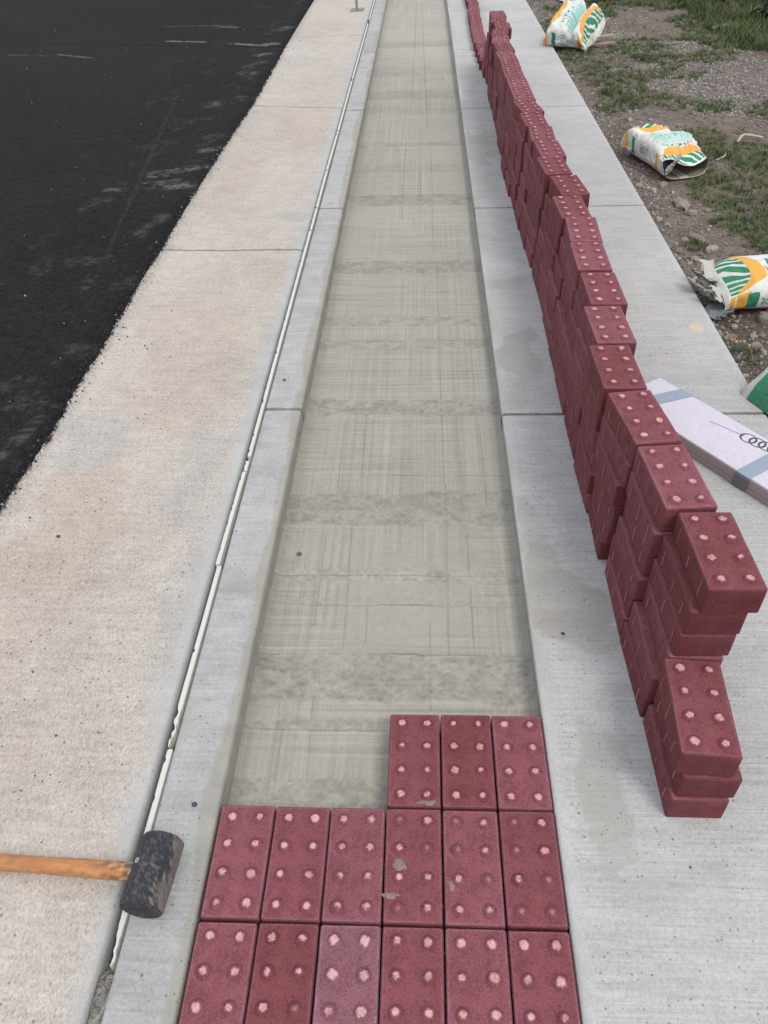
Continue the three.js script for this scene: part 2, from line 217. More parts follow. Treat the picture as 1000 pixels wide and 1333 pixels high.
function concreteMats(recipe, s0, s1, z0, z1, w, h, bump, rough = 0.92) { const [m, b] = textures(w, h, (u, v, o) => recipe(lerp(s0, s1, u), lerp(z0, z1, v), o)); return new THREE.MeshStandardMaterial({ map: m, bumpMap: b, bumpScale: bump, roughness: rough }); }
const sidewalk = struct('sidewalk', 'pale grey broomed concrete sidewalk right of the mortar trench');
const swJoints = [2.1, 0.423, -1.27, -2.963, -4.655, -6.348, -8.04, -9.733, -12, -16];
for (let i = 0; i < swJoints.length - 1; i++) {
  const z1 = swJoints[i], z0 = swJoints[i + 1], res = i === 1 ? [1024, 2048] : i === 2 ? [768, 1280] : i === 3 ? [512, 1024] : [256, 512];
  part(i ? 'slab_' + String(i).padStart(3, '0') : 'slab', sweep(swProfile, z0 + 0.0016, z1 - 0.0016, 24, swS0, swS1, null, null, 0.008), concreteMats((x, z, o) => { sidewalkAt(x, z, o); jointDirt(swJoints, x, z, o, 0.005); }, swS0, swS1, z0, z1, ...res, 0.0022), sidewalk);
}
const curb = struct('curb', 'narrow grey concrete curb strip along the left edge of the trench');
const cuProfile = [[CL, -0.10, CL - 0.03], [CL, -0.006, CL - 0.006], [CL + 0.002, -0.002, CL + 0.001], [CL + 0.007, 0, CL + 0.007], ...range(CL + 0.02, CR - 0.02, 4).map((x) => [x, 0, x]), [CR - 0.01, 0, CR - 0.01], [CR - 0.005, -0.0008, CR - 0.004], [CR - 0.0015, -0.003, CR + 0.001], [CR, -0.007, CR + 0.006], [CR + 0.0015, -0.012, CR + 0.011], [CR + 0.004, -0.07, CR + 0.07]];
const cuS0 = CL - 0.032, cuS1 = CR + 0.072, cuJoints = [2.1, 0.41, -1.303, -2.99, -4.67, -6.36, -8.05, -9.74, -12, -16];
for (let i = 0; i < cuJoints.length - 1; i++) {
  const z1 = cuJoints[i], z0 = cuJoints[i + 1], res = i === 1 ? [256, 2048] : i === 2 ? [192, 1280] : [96, 640];
  part(i ? 'curb_section_' + String(i).padStart(3, '0') : 'curb_section', sweep(cuProfile, z0 + 0.0016, z1 - 0.0016, 30, cuS0, cuS1, null, null, 0.008), concreteMats((x, z, o) => { curbAt(x, z, o); jointDirt(cuJoints, x, z, o, 0.0065); }, cuS0, cuS1, z0, z1, ...res, 0.0022), curb);
}
const gutter = struct('gutter', 'wide beige concrete gutter pan between the asphalt and the curb strip');
const guProfile = [[GL, -0.06, GL], [GL, -0.006, GL + 0.001], [GL + 0.006, -0.001, GL + 0.008], ...range(GL + 0.03, GR - 0.03, 12).map((x) => [x, 0.0005 * Math.sin(x * 31), x]), [GR - 0.02, -0.0008, GR - 0.02], [GR - 0.011, -0.003, GR - 0.011], [GR - 0.004, -0.008, GR - 0.002], [GR - 0.001, -0.015, GR + 0.006], [GR, -0.10, GR + 0.02]];
const guS0 = GL - 0.005, guS1 = GR + 0.022, guJoints = [[2.1, 0], [-2.525, 0.05], [-4.782, 0.16], [-7.04, 0.05], [-9.3, 0.05], [-12, 0], [-16, 0]];
const guZ = guJoints.map((j) => j[0]);
for (let i = 0; i < guJoints.length - 1; i++) {
  const [z1, k1] = guJoints[i], [z0, k0] = guJoints[i + 1], sh = (k, s) => (x) => k * (x + 0.45) + (k ? 0.018 * (vn(x * 8, s, 471) - 0.5) : 0), res = i === 0 ? [1024, 2048] : i === 1 ? [640, 1280] : [320, 640];
  part(i ? 'gutter_slab_' + String(i).padStart(3, '0') : 'gutter_slab', sweep(guProfile, z0 + 0.0018, z1 - 0.0018, 40, guS0, guS1, sh(k0, i + 1), sh(k1, i), 0.008), concreteMats((x, z, o) => { gutterAt(x, z, o); jointDirt(guZ, x, z, o, 0.0055); }, guS0, guS1, i ? z0 : -2.525, i ? z1 : 2.1, ...res, 0.003), gutter);
}
{
  const bed = struct('mortar_bed', 'damp grey screeded mortar bed in the sunken trench');
  const y = (x, z) => { const d = Math.min(x + 0.004, 0.618 - x); return -0.0605 + 0.010 * Math.exp(-d / 0.007) * (0.5 + vn(z * 14, x > 0.3 ? 3 : 7, 481)) + (z < 0.0 ? 0.0035 * (fbm(x * 5, z * 5, 483, 3) - 0.6) : -0.0015); };
  const xs = [-0.004, -0.001, 0.002, 0.006, 0.012, 0.022, ...range(0.04, 0.575, 26), 0.592, 0.602, 0.608, 0.612, 0.615, 0.618];
  const segs = [[-1.55, 0.05, 1024, 2048, 200], [-3.6, -1.55, 768, 1536, 140], [-9.6, -3.6, 384, 2048, 160], [-16, -9.6, 64, 256, 30]];
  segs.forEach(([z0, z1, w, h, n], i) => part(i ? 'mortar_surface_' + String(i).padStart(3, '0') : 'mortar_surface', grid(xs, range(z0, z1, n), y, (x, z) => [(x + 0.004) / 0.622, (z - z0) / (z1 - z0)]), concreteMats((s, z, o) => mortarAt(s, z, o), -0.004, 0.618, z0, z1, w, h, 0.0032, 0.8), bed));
  part('bedding', grid(range(-0.004, 0.618, 4), range(0.05, 2.1, 6), () => -0.0625, (x, z) => [x, z]), new THREE.MeshStandardMaterial({ color: new THREE.Color(0.3, 0.29, 0.26), roughness: 0.95 }), bed);
  // soil and grit under the open joint
  const jb = struct('joint_bottom', 'dark gritty bottom of the open expansion joint');
  part('joint_fill', grid(range(GR - 0.002, CL + 0.002, 5), range(-16, 2.1, 900), (x, z) => -0.030 + (z > 0.27 ? 0.022 : 0) + 0.005 * (vn(x * 240, z * 240, 491) - 0.5), (x, z) => [x * 2, z * 2], (x, z) => { const k = (z > 0.25 ? 0.24 : 0.08) * (0.4 + 1.4 * vn(x * 300, z * 300, 493)); return [k, k * 0.96, k * 0.88]; }), soilMat, jb);
}
// ---------------------------------------------------------------- road
const aspTile = (u, v, o) => {
  const x = u * 1.2, z = v * 1.2, P = (f, s) => { const fx = Math.round(f * 1.2), X = u * fx, Z = v * fx, ix = Math.floor(X), iz = Math.floor(Z); let a = X - ix, b = Z - iz; a = a * a * (3 - 2 * a); b = b * b * (3 - 2 * b); const q = (i, j) => hash(((i % fx) + fx) % fx, ((j % fx) + fx) % fx, s); return lerp(lerp(q(ix, iz), q(ix + 1, iz), a), lerp(q(ix, iz + 1), q(ix + 1, iz + 1), a), b); };
  const a = P(300, 1) - 0.5, b = P(130, 2) - 0.5, c = P(45, 3) - 0.5, sp = P(210, 6); let k = 0.72 * (1 + 0.8 * a + 0.75 * b + 0.4 * c); if (sp > 0.90) k *= 1 + 16 * (sp - 0.90);
  set(o, k, k, k, 0.5 + 0.4 * a + 0.5 * b + 0.3 * c);
};
const [aspMap, aspBump] = textures(1280, 1280, aspTile, true);
const roadMat = new THREE.MeshPhysicalMaterial({ map: aspMap, bumpMap: aspBump, bumpScale: 0.009, roughness: 0.9, specularIntensity: 0.35, vertexColors: true });
const edgeTab = [[2.1, -0.77], [-0.811, -0.762], [-0.935, -0.766], [-1.114, -0.752], [-1.454, -0.758], [-1.998, -0.762], [-2.268, -0.774], [-2.536, -0.76], [-2.84, -0.771], [-3.916, -0.765], [-4.363, -0.757], [-4.826, -0.744], [-6.232, -0.757], [-8.9, -0.79], [-16, -0.79]];
const roadEdge = (z) => curve(edgeTab, z) + 0.012 * (fbm(z * 26, 4, 501, 3) - 0.5) + 0.006 * (vn(z * 120, 2, 503) - 0.5);
// scuffs of pale cement dust: [x0, z0, x1, z1, half width, strength, tan]
const scuffs = [[-1.845, -6.95, -1.504, -6.874, 0.022, 1, 0], [-1.26, -6.781, -0.938, -6.65, 0.03, 0.95, 0], [-2.694, -6.546, -2.32, -6.361, 0.014, 0.8, 1], [-3.096, -6.565, -2.7, -6.476, 0.013, 0.5, 1], [-1.997, -7.614, -1.4, -7.6, 0.03, 0.4, 0], [-1.519, -7.545, -1.335, -7.483, 0.03, 0.7, 0], [-1.04, -3.507, -0.80, -3.616, 0.05, 0.6, 0], [-0.988, -3.307, -0.83, -3.321, 0.06, 0.55, 0], [-1.06, -3.45, -0.98, -3.48, 0.025, 0.75, 0], [-1.23, -3.27, -1.17, -3.27, 0.03, 0.4, 0], [-1.284, -3.006, -1.18, -3.13, 0.03, 0.22, 0], [-0.869, -3.881, -0.788, -3.918, 0.045, 0.5, 0], [-1.02, -4.851, -0.84, -5.0, 0.08, 0.38, 0], [-0.95, -5.9, -0.88, -6.05, 0.06, 0.4, 0], [-0.922, -6.306, -0.863, -6.326, 0.07, 0.5, 0], [-0.949, -5.677, -0.895, -5.695, 0.08, 0.4, 0], [-0.95, -6.7, -0.86, -6.72, 0.06, 0.6, 0], [-0.93, -7.3, -0.86, -7.4, 0.08, 0.5, 0], [-1.0, -1.44, -0.96, -1.46, 0.05, 0.2, 0], [-1.1, -2.4, -1.0, -2.43, 0.06, 0.25, 0], [-0.86, -1.05, -0.8, -1.3, 0.03, 0.3, 0], [-0.9, -2.7, -0.85, -2.9, 0.05, 0.25, 0], [-1.06, -3.36, -0.9, -3.40, 0.02, 0.5, 0]];
{
  const road = struct('road', 'fresh black asphalt road surface with pale cement scuffs');
  const col = (x, z) => {
    const n = fbm(x * 1.1, z * 1.1, 511, 4), e = roadEdge(z) - x; let k = 0.0185 * (0.72 + 0.56 * n), r = k, g = k * 1.02, b = k * 1.16;
    k = sst(0.14, 0, e) * (0.25 + 0.5 * fbm(x * 30, z * 30, 513, 2)); r *= 1 - 0.45 * k; g *= 1 - 0.45 * k; b *= 1 - 0.45 * k;
    let s = 0, tn = 0; const br = fbm(x * 26, z * 14, 515, 3), br2 = fbm(x * 34, z * 90, 517, 3);
    for (const [x0, z0, x1, z1, w, st, t] of scuffs) { const dx = x1 - x0, dz = z1 - z0, q = clamp(((x - x0) * dx + (z - z0) * dz) / (dx * dx + dz * dz)), d = Math.hypot(x - x0 - q * dx, z - z0 - q * dz); if (d < w * 1.6) { const m = 0.8 * st * (1 - sst(w * 0.1, w * 1.3, d)) * sst(0.42, 0.66, br * 0.5 + br2 * 0.5 + 0.10 * st); if (m > s) { s = m; tn = t; } } }
    const dust = sst(0.62, 0.8, fbm(x * 9, z * 6, 521, 4)) * 0.12 * sst(1.4, 0.1, e) * sst(0.4, 0.6, br2); s = Math.max(s, dust);
    const ln = Math.abs(x - lerp(-1.318, -1.028, (z + 5.149) / 2.354)); if (z < -2.3 && z > -5.3 && ln < 0.012) s = Math.max(s, 0.07 * (1 - ln / 0.012) * br * 2);
    r = lerp(r, tn ? 0.36 : 0.30, s); g = lerp(g, tn ? 0.29 : 0.30, s); b = lerp(b, tn ? 0.22 : 0.305, s);
    if (z < -6.4) { const l2 = Math.abs(z + lerp(7.09, 6.62, clamp((x + 3.4) / 2.36))); const q = sst(0.05, 0, l2) * 0.4; r *= 1 - q; g *= 1 - q; b *= 1 - q; }
    return [r * 1.22, g * 1.22, b * 1.22];
  };
  const fr = [...range(0, 0.06, 10), ...range(0.068, 0.5, 44), ...range(0.52, 2.4, 90), ...range(2.5, 5, 34), 6.5, 8, 11.4].reverse(), zs = [...range(-16, -9.2, 40), ...range(-9.1, -4.2, 270), ...range(-4.18, 0, 300), ...range(0.1, 2.1, 16)];
  const pos = [], uv = [], cl = [], idx = [], n = fr.length;
  for (const z of zs) { const e = roadEdge(z); for (const f of fr) { const x = e - f, t = sst(0, 0.03, f); pos.push(x, f === 0 ? -0.01 : 0.001 + 0.007 * t + 0.009 * (1 - sst(0.0, 0.10, f)) * (vn(x * 150, z * 150, 531) - 0.5) + 0.004 * (vn(x * 260, z * 110, 533) - 0.5) * sst(3, 0.5, f), z); uv.push(x / 1.2, z / 1.2); cl.push(...col(x, z)); } }
  for (let j = 0; j < zs.length - 1; j++) for (let i = 0; i < n - 1; i++) { const a = j * n + i, b = a + 1, c = a + n, d = c + 1; idx.push(a, c, b, b, c, d); }
  part('asphalt_surface', indexed(pos, uv, idx, cl), roadMat, road);
}

// ---------------------------------------------------------------- white filler strips in the expansion joint
{
  const mat = new THREE.MeshStandardMaterial({ color: new THREE.Color(0.66, 0.66, 0.63), bumpMap: soilBump, bumpScale: 0.002, roughness: 0.85 });
  const strip = (z1, z0, xa, xb, label, ragged) => {
    const n = Math.max(6, Math.round((z1 - z0) / 0.008)), pos = [], idx = [], uv = [], w = 0.0102;
    for (let i = 0; i <= n; i++) {
      const z = lerp(z0, z1, i / n), f = i / n, cx = lerp(xb, xa, f), rz = ragged && f > 0.80 ? (f - 0.80) / 0.20 : 0;
      const ch = vn(z * 90, xa * 991, 601) > 0.8 ? 0.004 : 0, l = cx - w / 2 + ch * vn(z * 300, 1, 603) + rz * 0.008 * vn(z * 160, 5, 605), r = cx + w / 2 - rz * 0.010 * vn(z * 150, 6, 607), t = 0.0006 + 0.0012 * (vn(z * 30, 3, 609) - 0.5) - rz * 0.004 * vn(z * 190, 8, 611) - (i === 0 || i === n ? 0.001 : 0);
      for (const [x, y] of [[l, -0.05], [l, t - 0.001], [l + 0.001, t], [r - 0.001, t], [r, t - 0.001], [r, -0.05]]) { pos.push(x, y, z); uv.push(x, z); }
    }
    for (let j = 0; j < n; j++) for (let i = 0; i < 5; i++) { const a = j * 6 + i; idx.push(a, a + 6, a + 1, a + 1, a + 6, a + 7); }
    for (const e of [0, n]) for (let i = 1; i < 5; i++) e ? idx.push(e * 6, e * 6 + i + 1, e * 6 + i) : idx.push(0, i, i + 1);
    const m = shadows(new THREE.Mesh(toCreasedNormals(indexed(pos, uv, idx), 0.6), mat)); m.name = numbered('joint_filler_strip'); tag(m, label, 'joint filler', 'white filler strips in the expansion joint'); scene.add(m);
  };
  strip(0.277, -0.112, -0.1275, -0.1265, 'white joint filler strip under the mallet head with a ragged near end', true);
  strip(-0.118, -0.618, -0.1300, -0.1285, 'white joint filler strip just past the mallet, up to the stepped break', true);
  strip(-0.624, -0.99, -0.1345, -0.1315, 'white joint filler strip beyond the stepped break beside the curb');
  strip(-0.996, -1.04, -0.1300, -0.1300, 'very short white joint filler piece between two long strips');
  strip(-1.062, -2.72, -0.1295, -0.1330, 'long straight white joint filler strip beside the middle of the mortar bed');
  strip(-2.735, -2.99, -0.1320, -0.1330, 'short white joint filler piece next to the second curb joint');
  strip(-3.01, -3.53, -0.1330, -0.1340, 'white joint filler strip just beyond the second curb joint');
  strip(-3.55, -4.15, -0.1345, -0.1330, 'white joint filler strip before a dark nick, in the far half');
  strip(-4.17, -4.23, -0.1320, -0.1320, 'tiny white joint filler piece between two dark nicks far along the curb');
  strip(-4.25, -5.43, -0.1325, -0.1335, 'white joint filler strip ending at the black gap far along the curb');
  strip(-5.50, -7.55, -0.1330, -0.1310, 'white joint filler strip beyond the black gap near the top of the photo');
  strip(-7.75, -9.8, -0.1310, -0.1310, 'farthest white joint filler strip at the top edge of the photo');
}

// ---------------------------------------------------------------- tactile pavers
const PW = 0.0998, PL = 0.2000, PH = 0.060;
const [pavMap, pavBump] = textures(640, 640, (u, v, o) => {
  const P = (fx, s) => { const X = u * fx, Z = v * fx, ix = Math.floor(X), iz = Math.floor(Z); let a = X - ix, b = Z - iz; a = a * a * (3 - 2 * a); b = b * b * (3 - 2 * b); const q = (i, j) => hash(((i % fx) + fx) % fx, ((j % fx) + fx) % fx, s); return lerp(lerp(q(ix, iz), q(ix + 1, iz), a), lerp(q(ix, iz + 1), q(ix + 1, iz + 1), a), b); };
  const a = P(9, 701) * 0.6 + P(21, 702) * 0.4 - 0.5, b = P(150, 703) - 0.5, c = P(290, 704) - 0.5, d = P(60, 705) - 0.5; let k = 1.03 + 0.42 * a + 0.2 * d + 0.5 * b + 0.7 * c;
  let r = 0.80 * k, g = 0.80 * k * (1 + 0.25 * a), bl = 0.80 * k * (1 + 0.25 * a); const sp = P(150, 707), cl = P(13, 709); if (sp > 0.94 - 0.06 * cl) { r += 0.55; g += 0.9; bl += 0.9; } else if (sp < 0.06) { r *= 0.6; g *= 0.6; bl *= 0.6; }
  set(o, Math.min(r, 1), Math.min(g, 1), Math.min(bl, 1), 0.5 + 0.5 * b + 0.35 * c + 0.3 * d);
}, true);
const tones = [[0.215, 0.060, 0.078], [0.238, 0.072, 0.094], [0.188, 0.048, 0.060], [0.228, 0.072, 0.094], [0.202, 0.054, 0.069], [0.242, 0.098, 0.126]];
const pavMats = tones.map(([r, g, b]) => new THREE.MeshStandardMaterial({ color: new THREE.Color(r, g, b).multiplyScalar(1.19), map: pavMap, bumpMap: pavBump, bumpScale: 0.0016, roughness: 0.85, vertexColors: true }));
const domeMats = tones.map(([r, g, b]) => new THREE.MeshStandardMaterial({ color: new THREE.Color(1, 1, 1), map: pavMap, bumpMap: pavBump, bumpScale: 0.0012, roughness: 0.8, vertexColors: true }));
const ribMat = new THREE.MeshStandardMaterial({ color: new THREE.Color(0.42, 0.19, 0.21), map: pavMap, roughness: 0.85 });
function paverGeo(seed) {
  const R = rng(seed), pos = [], uv = [], col = [], idx = [], ou = R(), ov = R();
  const loop = (inset) => { const p = [], hw = PW / 2 - inset, hl = PL / 2 - inset, r = 0.0035; for (const [sx, sz, a0] of [[1, 1, 0], [-1, 1, 1], [-1, -1, 2], [1, -1, 3]]) for (let k = 0; k < 3; k++) { const a = (a0 + k / 2) * Math.PI / 2; p.push([sx * (hw - r) + r * Math.cos(a), sz * (hl - r) + r * Math.sin(a)]); } return p; };
  const out = []; { const l = loop(0); for (let i = 0; i < l.length; i++) { const a = l[i], b = l[(i + 1) % l.length], len = Math.hypot(b[0] - a[0], b[1] - a[1]), n = len > 0.05 ? Math.round(len / 0.018) : 1; for (let k = 0; k < n; k++) out.push([i, k / n]); } }
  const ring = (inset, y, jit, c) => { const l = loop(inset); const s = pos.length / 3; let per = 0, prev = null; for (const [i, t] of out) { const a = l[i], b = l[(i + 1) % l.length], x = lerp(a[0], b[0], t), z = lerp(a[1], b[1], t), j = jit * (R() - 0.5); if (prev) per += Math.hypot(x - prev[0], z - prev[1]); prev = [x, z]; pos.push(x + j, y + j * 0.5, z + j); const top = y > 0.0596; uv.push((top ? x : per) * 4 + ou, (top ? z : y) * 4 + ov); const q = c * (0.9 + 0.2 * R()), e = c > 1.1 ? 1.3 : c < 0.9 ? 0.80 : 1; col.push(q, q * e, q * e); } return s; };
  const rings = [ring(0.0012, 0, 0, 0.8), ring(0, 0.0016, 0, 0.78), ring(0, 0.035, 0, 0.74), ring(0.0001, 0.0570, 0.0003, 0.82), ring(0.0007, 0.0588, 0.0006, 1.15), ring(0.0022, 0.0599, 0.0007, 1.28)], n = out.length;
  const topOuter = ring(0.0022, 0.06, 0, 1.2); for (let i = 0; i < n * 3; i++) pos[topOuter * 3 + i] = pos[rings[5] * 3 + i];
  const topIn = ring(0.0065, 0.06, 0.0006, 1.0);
  const strip = (a, b) => { for (let i = 0; i < n; i++) { const j = (i + 1) % n; idx.push(a + i, b + i, a + j, a + j, b + i, b + j); } };
  for (let k = 0; k < 5; k++) strip(rings[k], rings[k + 1]); strip(topOuter, topIn);
  const cap = (s, y, up, c) => { const m = pos.length / 3; pos.push(0, y, 0); uv.push(ou, ov); col.push(c, c, c); for (let i = 0; i < n; i++) { const j = (i + 1) % n; up ? idx.push(m, s + j, s + i) : idx.push(m, s + i, s + j); } };
  cap(topIn, 0.06, true, 1.0); cap(rings[0], 0, false, 0.9);
  return toCreasedNormals(indexed(pos, uv, idx, col), 0.55);
}
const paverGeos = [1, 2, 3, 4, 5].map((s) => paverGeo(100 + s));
function domeGeo(seed, wear, tone) {
  const prof = [[0.0140, -0.0003], [0.0131, 0.0003], [0.0121, 0.0009], [0.0110, 0.0019], [0.0097, 0.0032], [0.0083, 0.0043], [0.0070, 0.0050], [0.0056, 0.0054], [0.0042, 0.0056], [0.0028, 0.0057], [0.0014, 0.0057], [0, 0.0057]].map(([r, y]) => new THREE.Vector2(r, y));
  const g = new THREE.LatheGeometry(prof, 26), p = g.attributes.position, c = [], R = rng(seed), ox = (R() - 0.5) * 0.003, oz = (R() - 0.5) * 0.003, base = tone.map((v) => v * 1.06), pale = [0.72, 0.39, 0.415], u = [];  // base is darker than the paver top: dome slope shading put into the colour
  for (let i = 0; i < p.count; i++) {
    const x = p.getX(i), z = p.getZ(i), r = Math.hypot(x - ox, z - oz) * 1000, n = fbm(x * 330 + seed * 3.1, z * 330 + seed, 801, 4);
    const m = wear <= 0 ? 0 : sst(1.5, -1.5, r - (3.0 + 4.8 * wear) - 6 * (n - 0.5)) * (0.5 + 0.5 * sst(0.3, 0.5, n + wear * 0.3)) * sst(0, 0.25, wear), d = 0.9 + 0.2 * n; u.push(x * 4 + seed * 0.13, z * 4 + seed * 0.29);
    c.push(...base.map((b, k) => lerp(b * d, pale[k] * (0.85 + 0.25 * n), m)));
    const rr = Math.hypot(x, z); if (rr > 0.004) p.setY(i, p.getY(i) + 0.0005 * (n - 0.5));
  }
  g.setAttribute('color', new THREE.Float32BufferAttribute(c, 3)); g.setAttribute('uv', new THREE.Float32BufferAttribute(u, 2)); g.computeVertexNormals(); return g;
}
const domeGeos = tones.map((t, k) => [0, 0.1, 0.22, 0.34, 0.45, 0.56, 0.68, 0.8, 0.9].map((w, i) => domeGeo(820 + i + k * 20, w, t)));
const domeSpots = []; for (const z of [-0.0760, -0.0253, 0.0253, 0.0760]) for (const x of [-0.0250, 0.0250]) domeSpots.push([x, z]);
const ribGeo = new THREE.BoxGeometry(0.0022, 0.042, 0.0026), ribSpots = []; for (const s of [-1, 1]) for (const z of [-0.066, 0, 0.066]) ribSpots.push([s * (PW / 2 + 0.0004), z]);
const ribsMerged = mergeGeometries(ribSpots.map(([x, z]) => ribGeo.clone().translate(x, 0.027, z)));
const domesMerged = tones.map((t, v) => { const R = rng(900 + v); return mergeGeometries(domeSpots.map(([x, z]) => domeGeos[v][2 + Math.floor(R() * 6)].clone().rotateY(R() * 6).translate(x, PH, z))); });
const RP = rng(77);
// level: 0 far, 1 near
function paver(label, group, [x, y, z], turn, tilt, tone, domes, near, wear = 0.6) {
  const g = thing('tactile_paver', label, 'paver', [x, y, z], group); g.rotation.set(tilt, turn, (RP() - 0.5) * 0.01);
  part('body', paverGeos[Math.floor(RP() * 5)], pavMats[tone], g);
  if (domes) {
    if (near) for (const [dx, dz] of domeSpots) { const w = clamp(wear + (RP() - 0.5) * 0.8, 0.13, 1), d = part('dome', domeGeos[tone][Math.round(w * 8)], domeMats[tone], g); d.position.set(dx, PH, dz); d.rotation.y = RP() * 6.28; const s = 0.94 + 0.12 * RP(); d.scale.set(s, 0.85 + 0.3 * RP(), s); }
    else tag(part('dome_rows', domesMerged[tone], domeMats[tone], g), null, null, null, 'stuff');
  }
  if (near) for (const [rx, rz] of ribSpots) { const r = part('spacer_rib', ribGeo, ribMat, g); r.position.set(rx, 0.022 + 0.01 * RP(), rz + (RP() - 0.5) * 0.006); r.scale.set(0.7 + 0.5 * RP(), 0.35 + 0.75 * RP(), 0.5 + 0.8 * RP()); }
  else tag(part('spacer_ribs', ribsMerged, ribMat, g), null, null, null, 'stuff');
  return g;
}
// laid pavers: three rows, six across; the farthest row has only its three right-hand pavers
{
  const G = 'pavers laid in the trench', col = ['far left', 'second from left', 'third from left', 'fourth from left', 'fifth from left', 'far right'];
  const toneOf = [[4, 2, 1], [1, 0, 3, 0, 1, 4], [1, 2, 5, 0, 1, 0]], wearOf = [[0.62, 0.68, 0.6], [0.62, 0.75, 0.5, 0.35, 0.22, 0.3], [0.7, 0.55, 0.85, 0.6, 0.75, 0.6]];
  const where = ['in the short far row of laid pavers', 'in the middle row of laid pavers', 'in the nearest row of laid pavers'];
  for (let r = 0; r < 3; r++) for (let c = r ? 0 : 3; c < 6; c++) {
    const k = r ? c : c - 3, pos = r ? col[c] : ['left of three', 'middle of three', 'right of three'][k], t = toneOf[r][k];
    paver(`${t === 5 ? 'pale mauve' : t === 2 ? 'dark red' : 'red'} domed paver, ${pos} ${where[r]}`, G, [(c + 0.5) * 0.1022 - 0.0008 + (RP() - 0.5) * 0.0006, -0.0606 + (RP() - 0.5) * 0.0012, (r - 0.5) * 0.2035 - 0.0005 + (RP() - 0.5) * 0.0012], (RP() - 0.5) * 0.006, (RP() - 0.5) * 0.006, t, true, true, wearOf[r][k]);
  }
}
function smear(p, x, z, rx, rz, seed) { // thin dried mortar left on a paver
  const pos = [0, 0.0009, 0], uv = [0, 0], idx = []; for (let i = 0; i < 26; i++) { const a = i / 26 * Math.PI * 2, k = 0.55 + 0.8 * vn(Math.cos(a) * 2.5 + 7, Math.sin(a) * 2.5 + seed, 1501); pos.push(Math.cos(a) * rx * k, 0.0001, Math.sin(a) * rz * k); uv.push(Math.cos(a) * 0.05, Math.sin(a) * 0.05); idx.push(0, 1 + (i + 1) % 26, 1 + i); }
  const m = part('mortar_smear', indexed(pos, uv, idx), new THREE.MeshStandardMaterial({ color: new THREE.Color(0.30, 0.21, 0.2), map: soilMap, roughness: 0.95 }), p); m.position.set(x, PH + 0.0003, z);
}
for (const o of scene.children) if (/fourth from left in the middle/.test(o.userData.label || '')) { smear(o, -0.024, 0.004, 0.012, 0.014, 1); smear(o, -0.040, 0.055, 0.016, 0.006, 2); } else if (/left of three in the short/.test(o.userData.label || '')) smear(o, 0.026, 0.09, 0.02, 0.006, 4); else if (/fifth from left in the middle/.test(o.userData.label || '')) smear(o, -0.036, 0.034, 0.007, 0.01, 6);
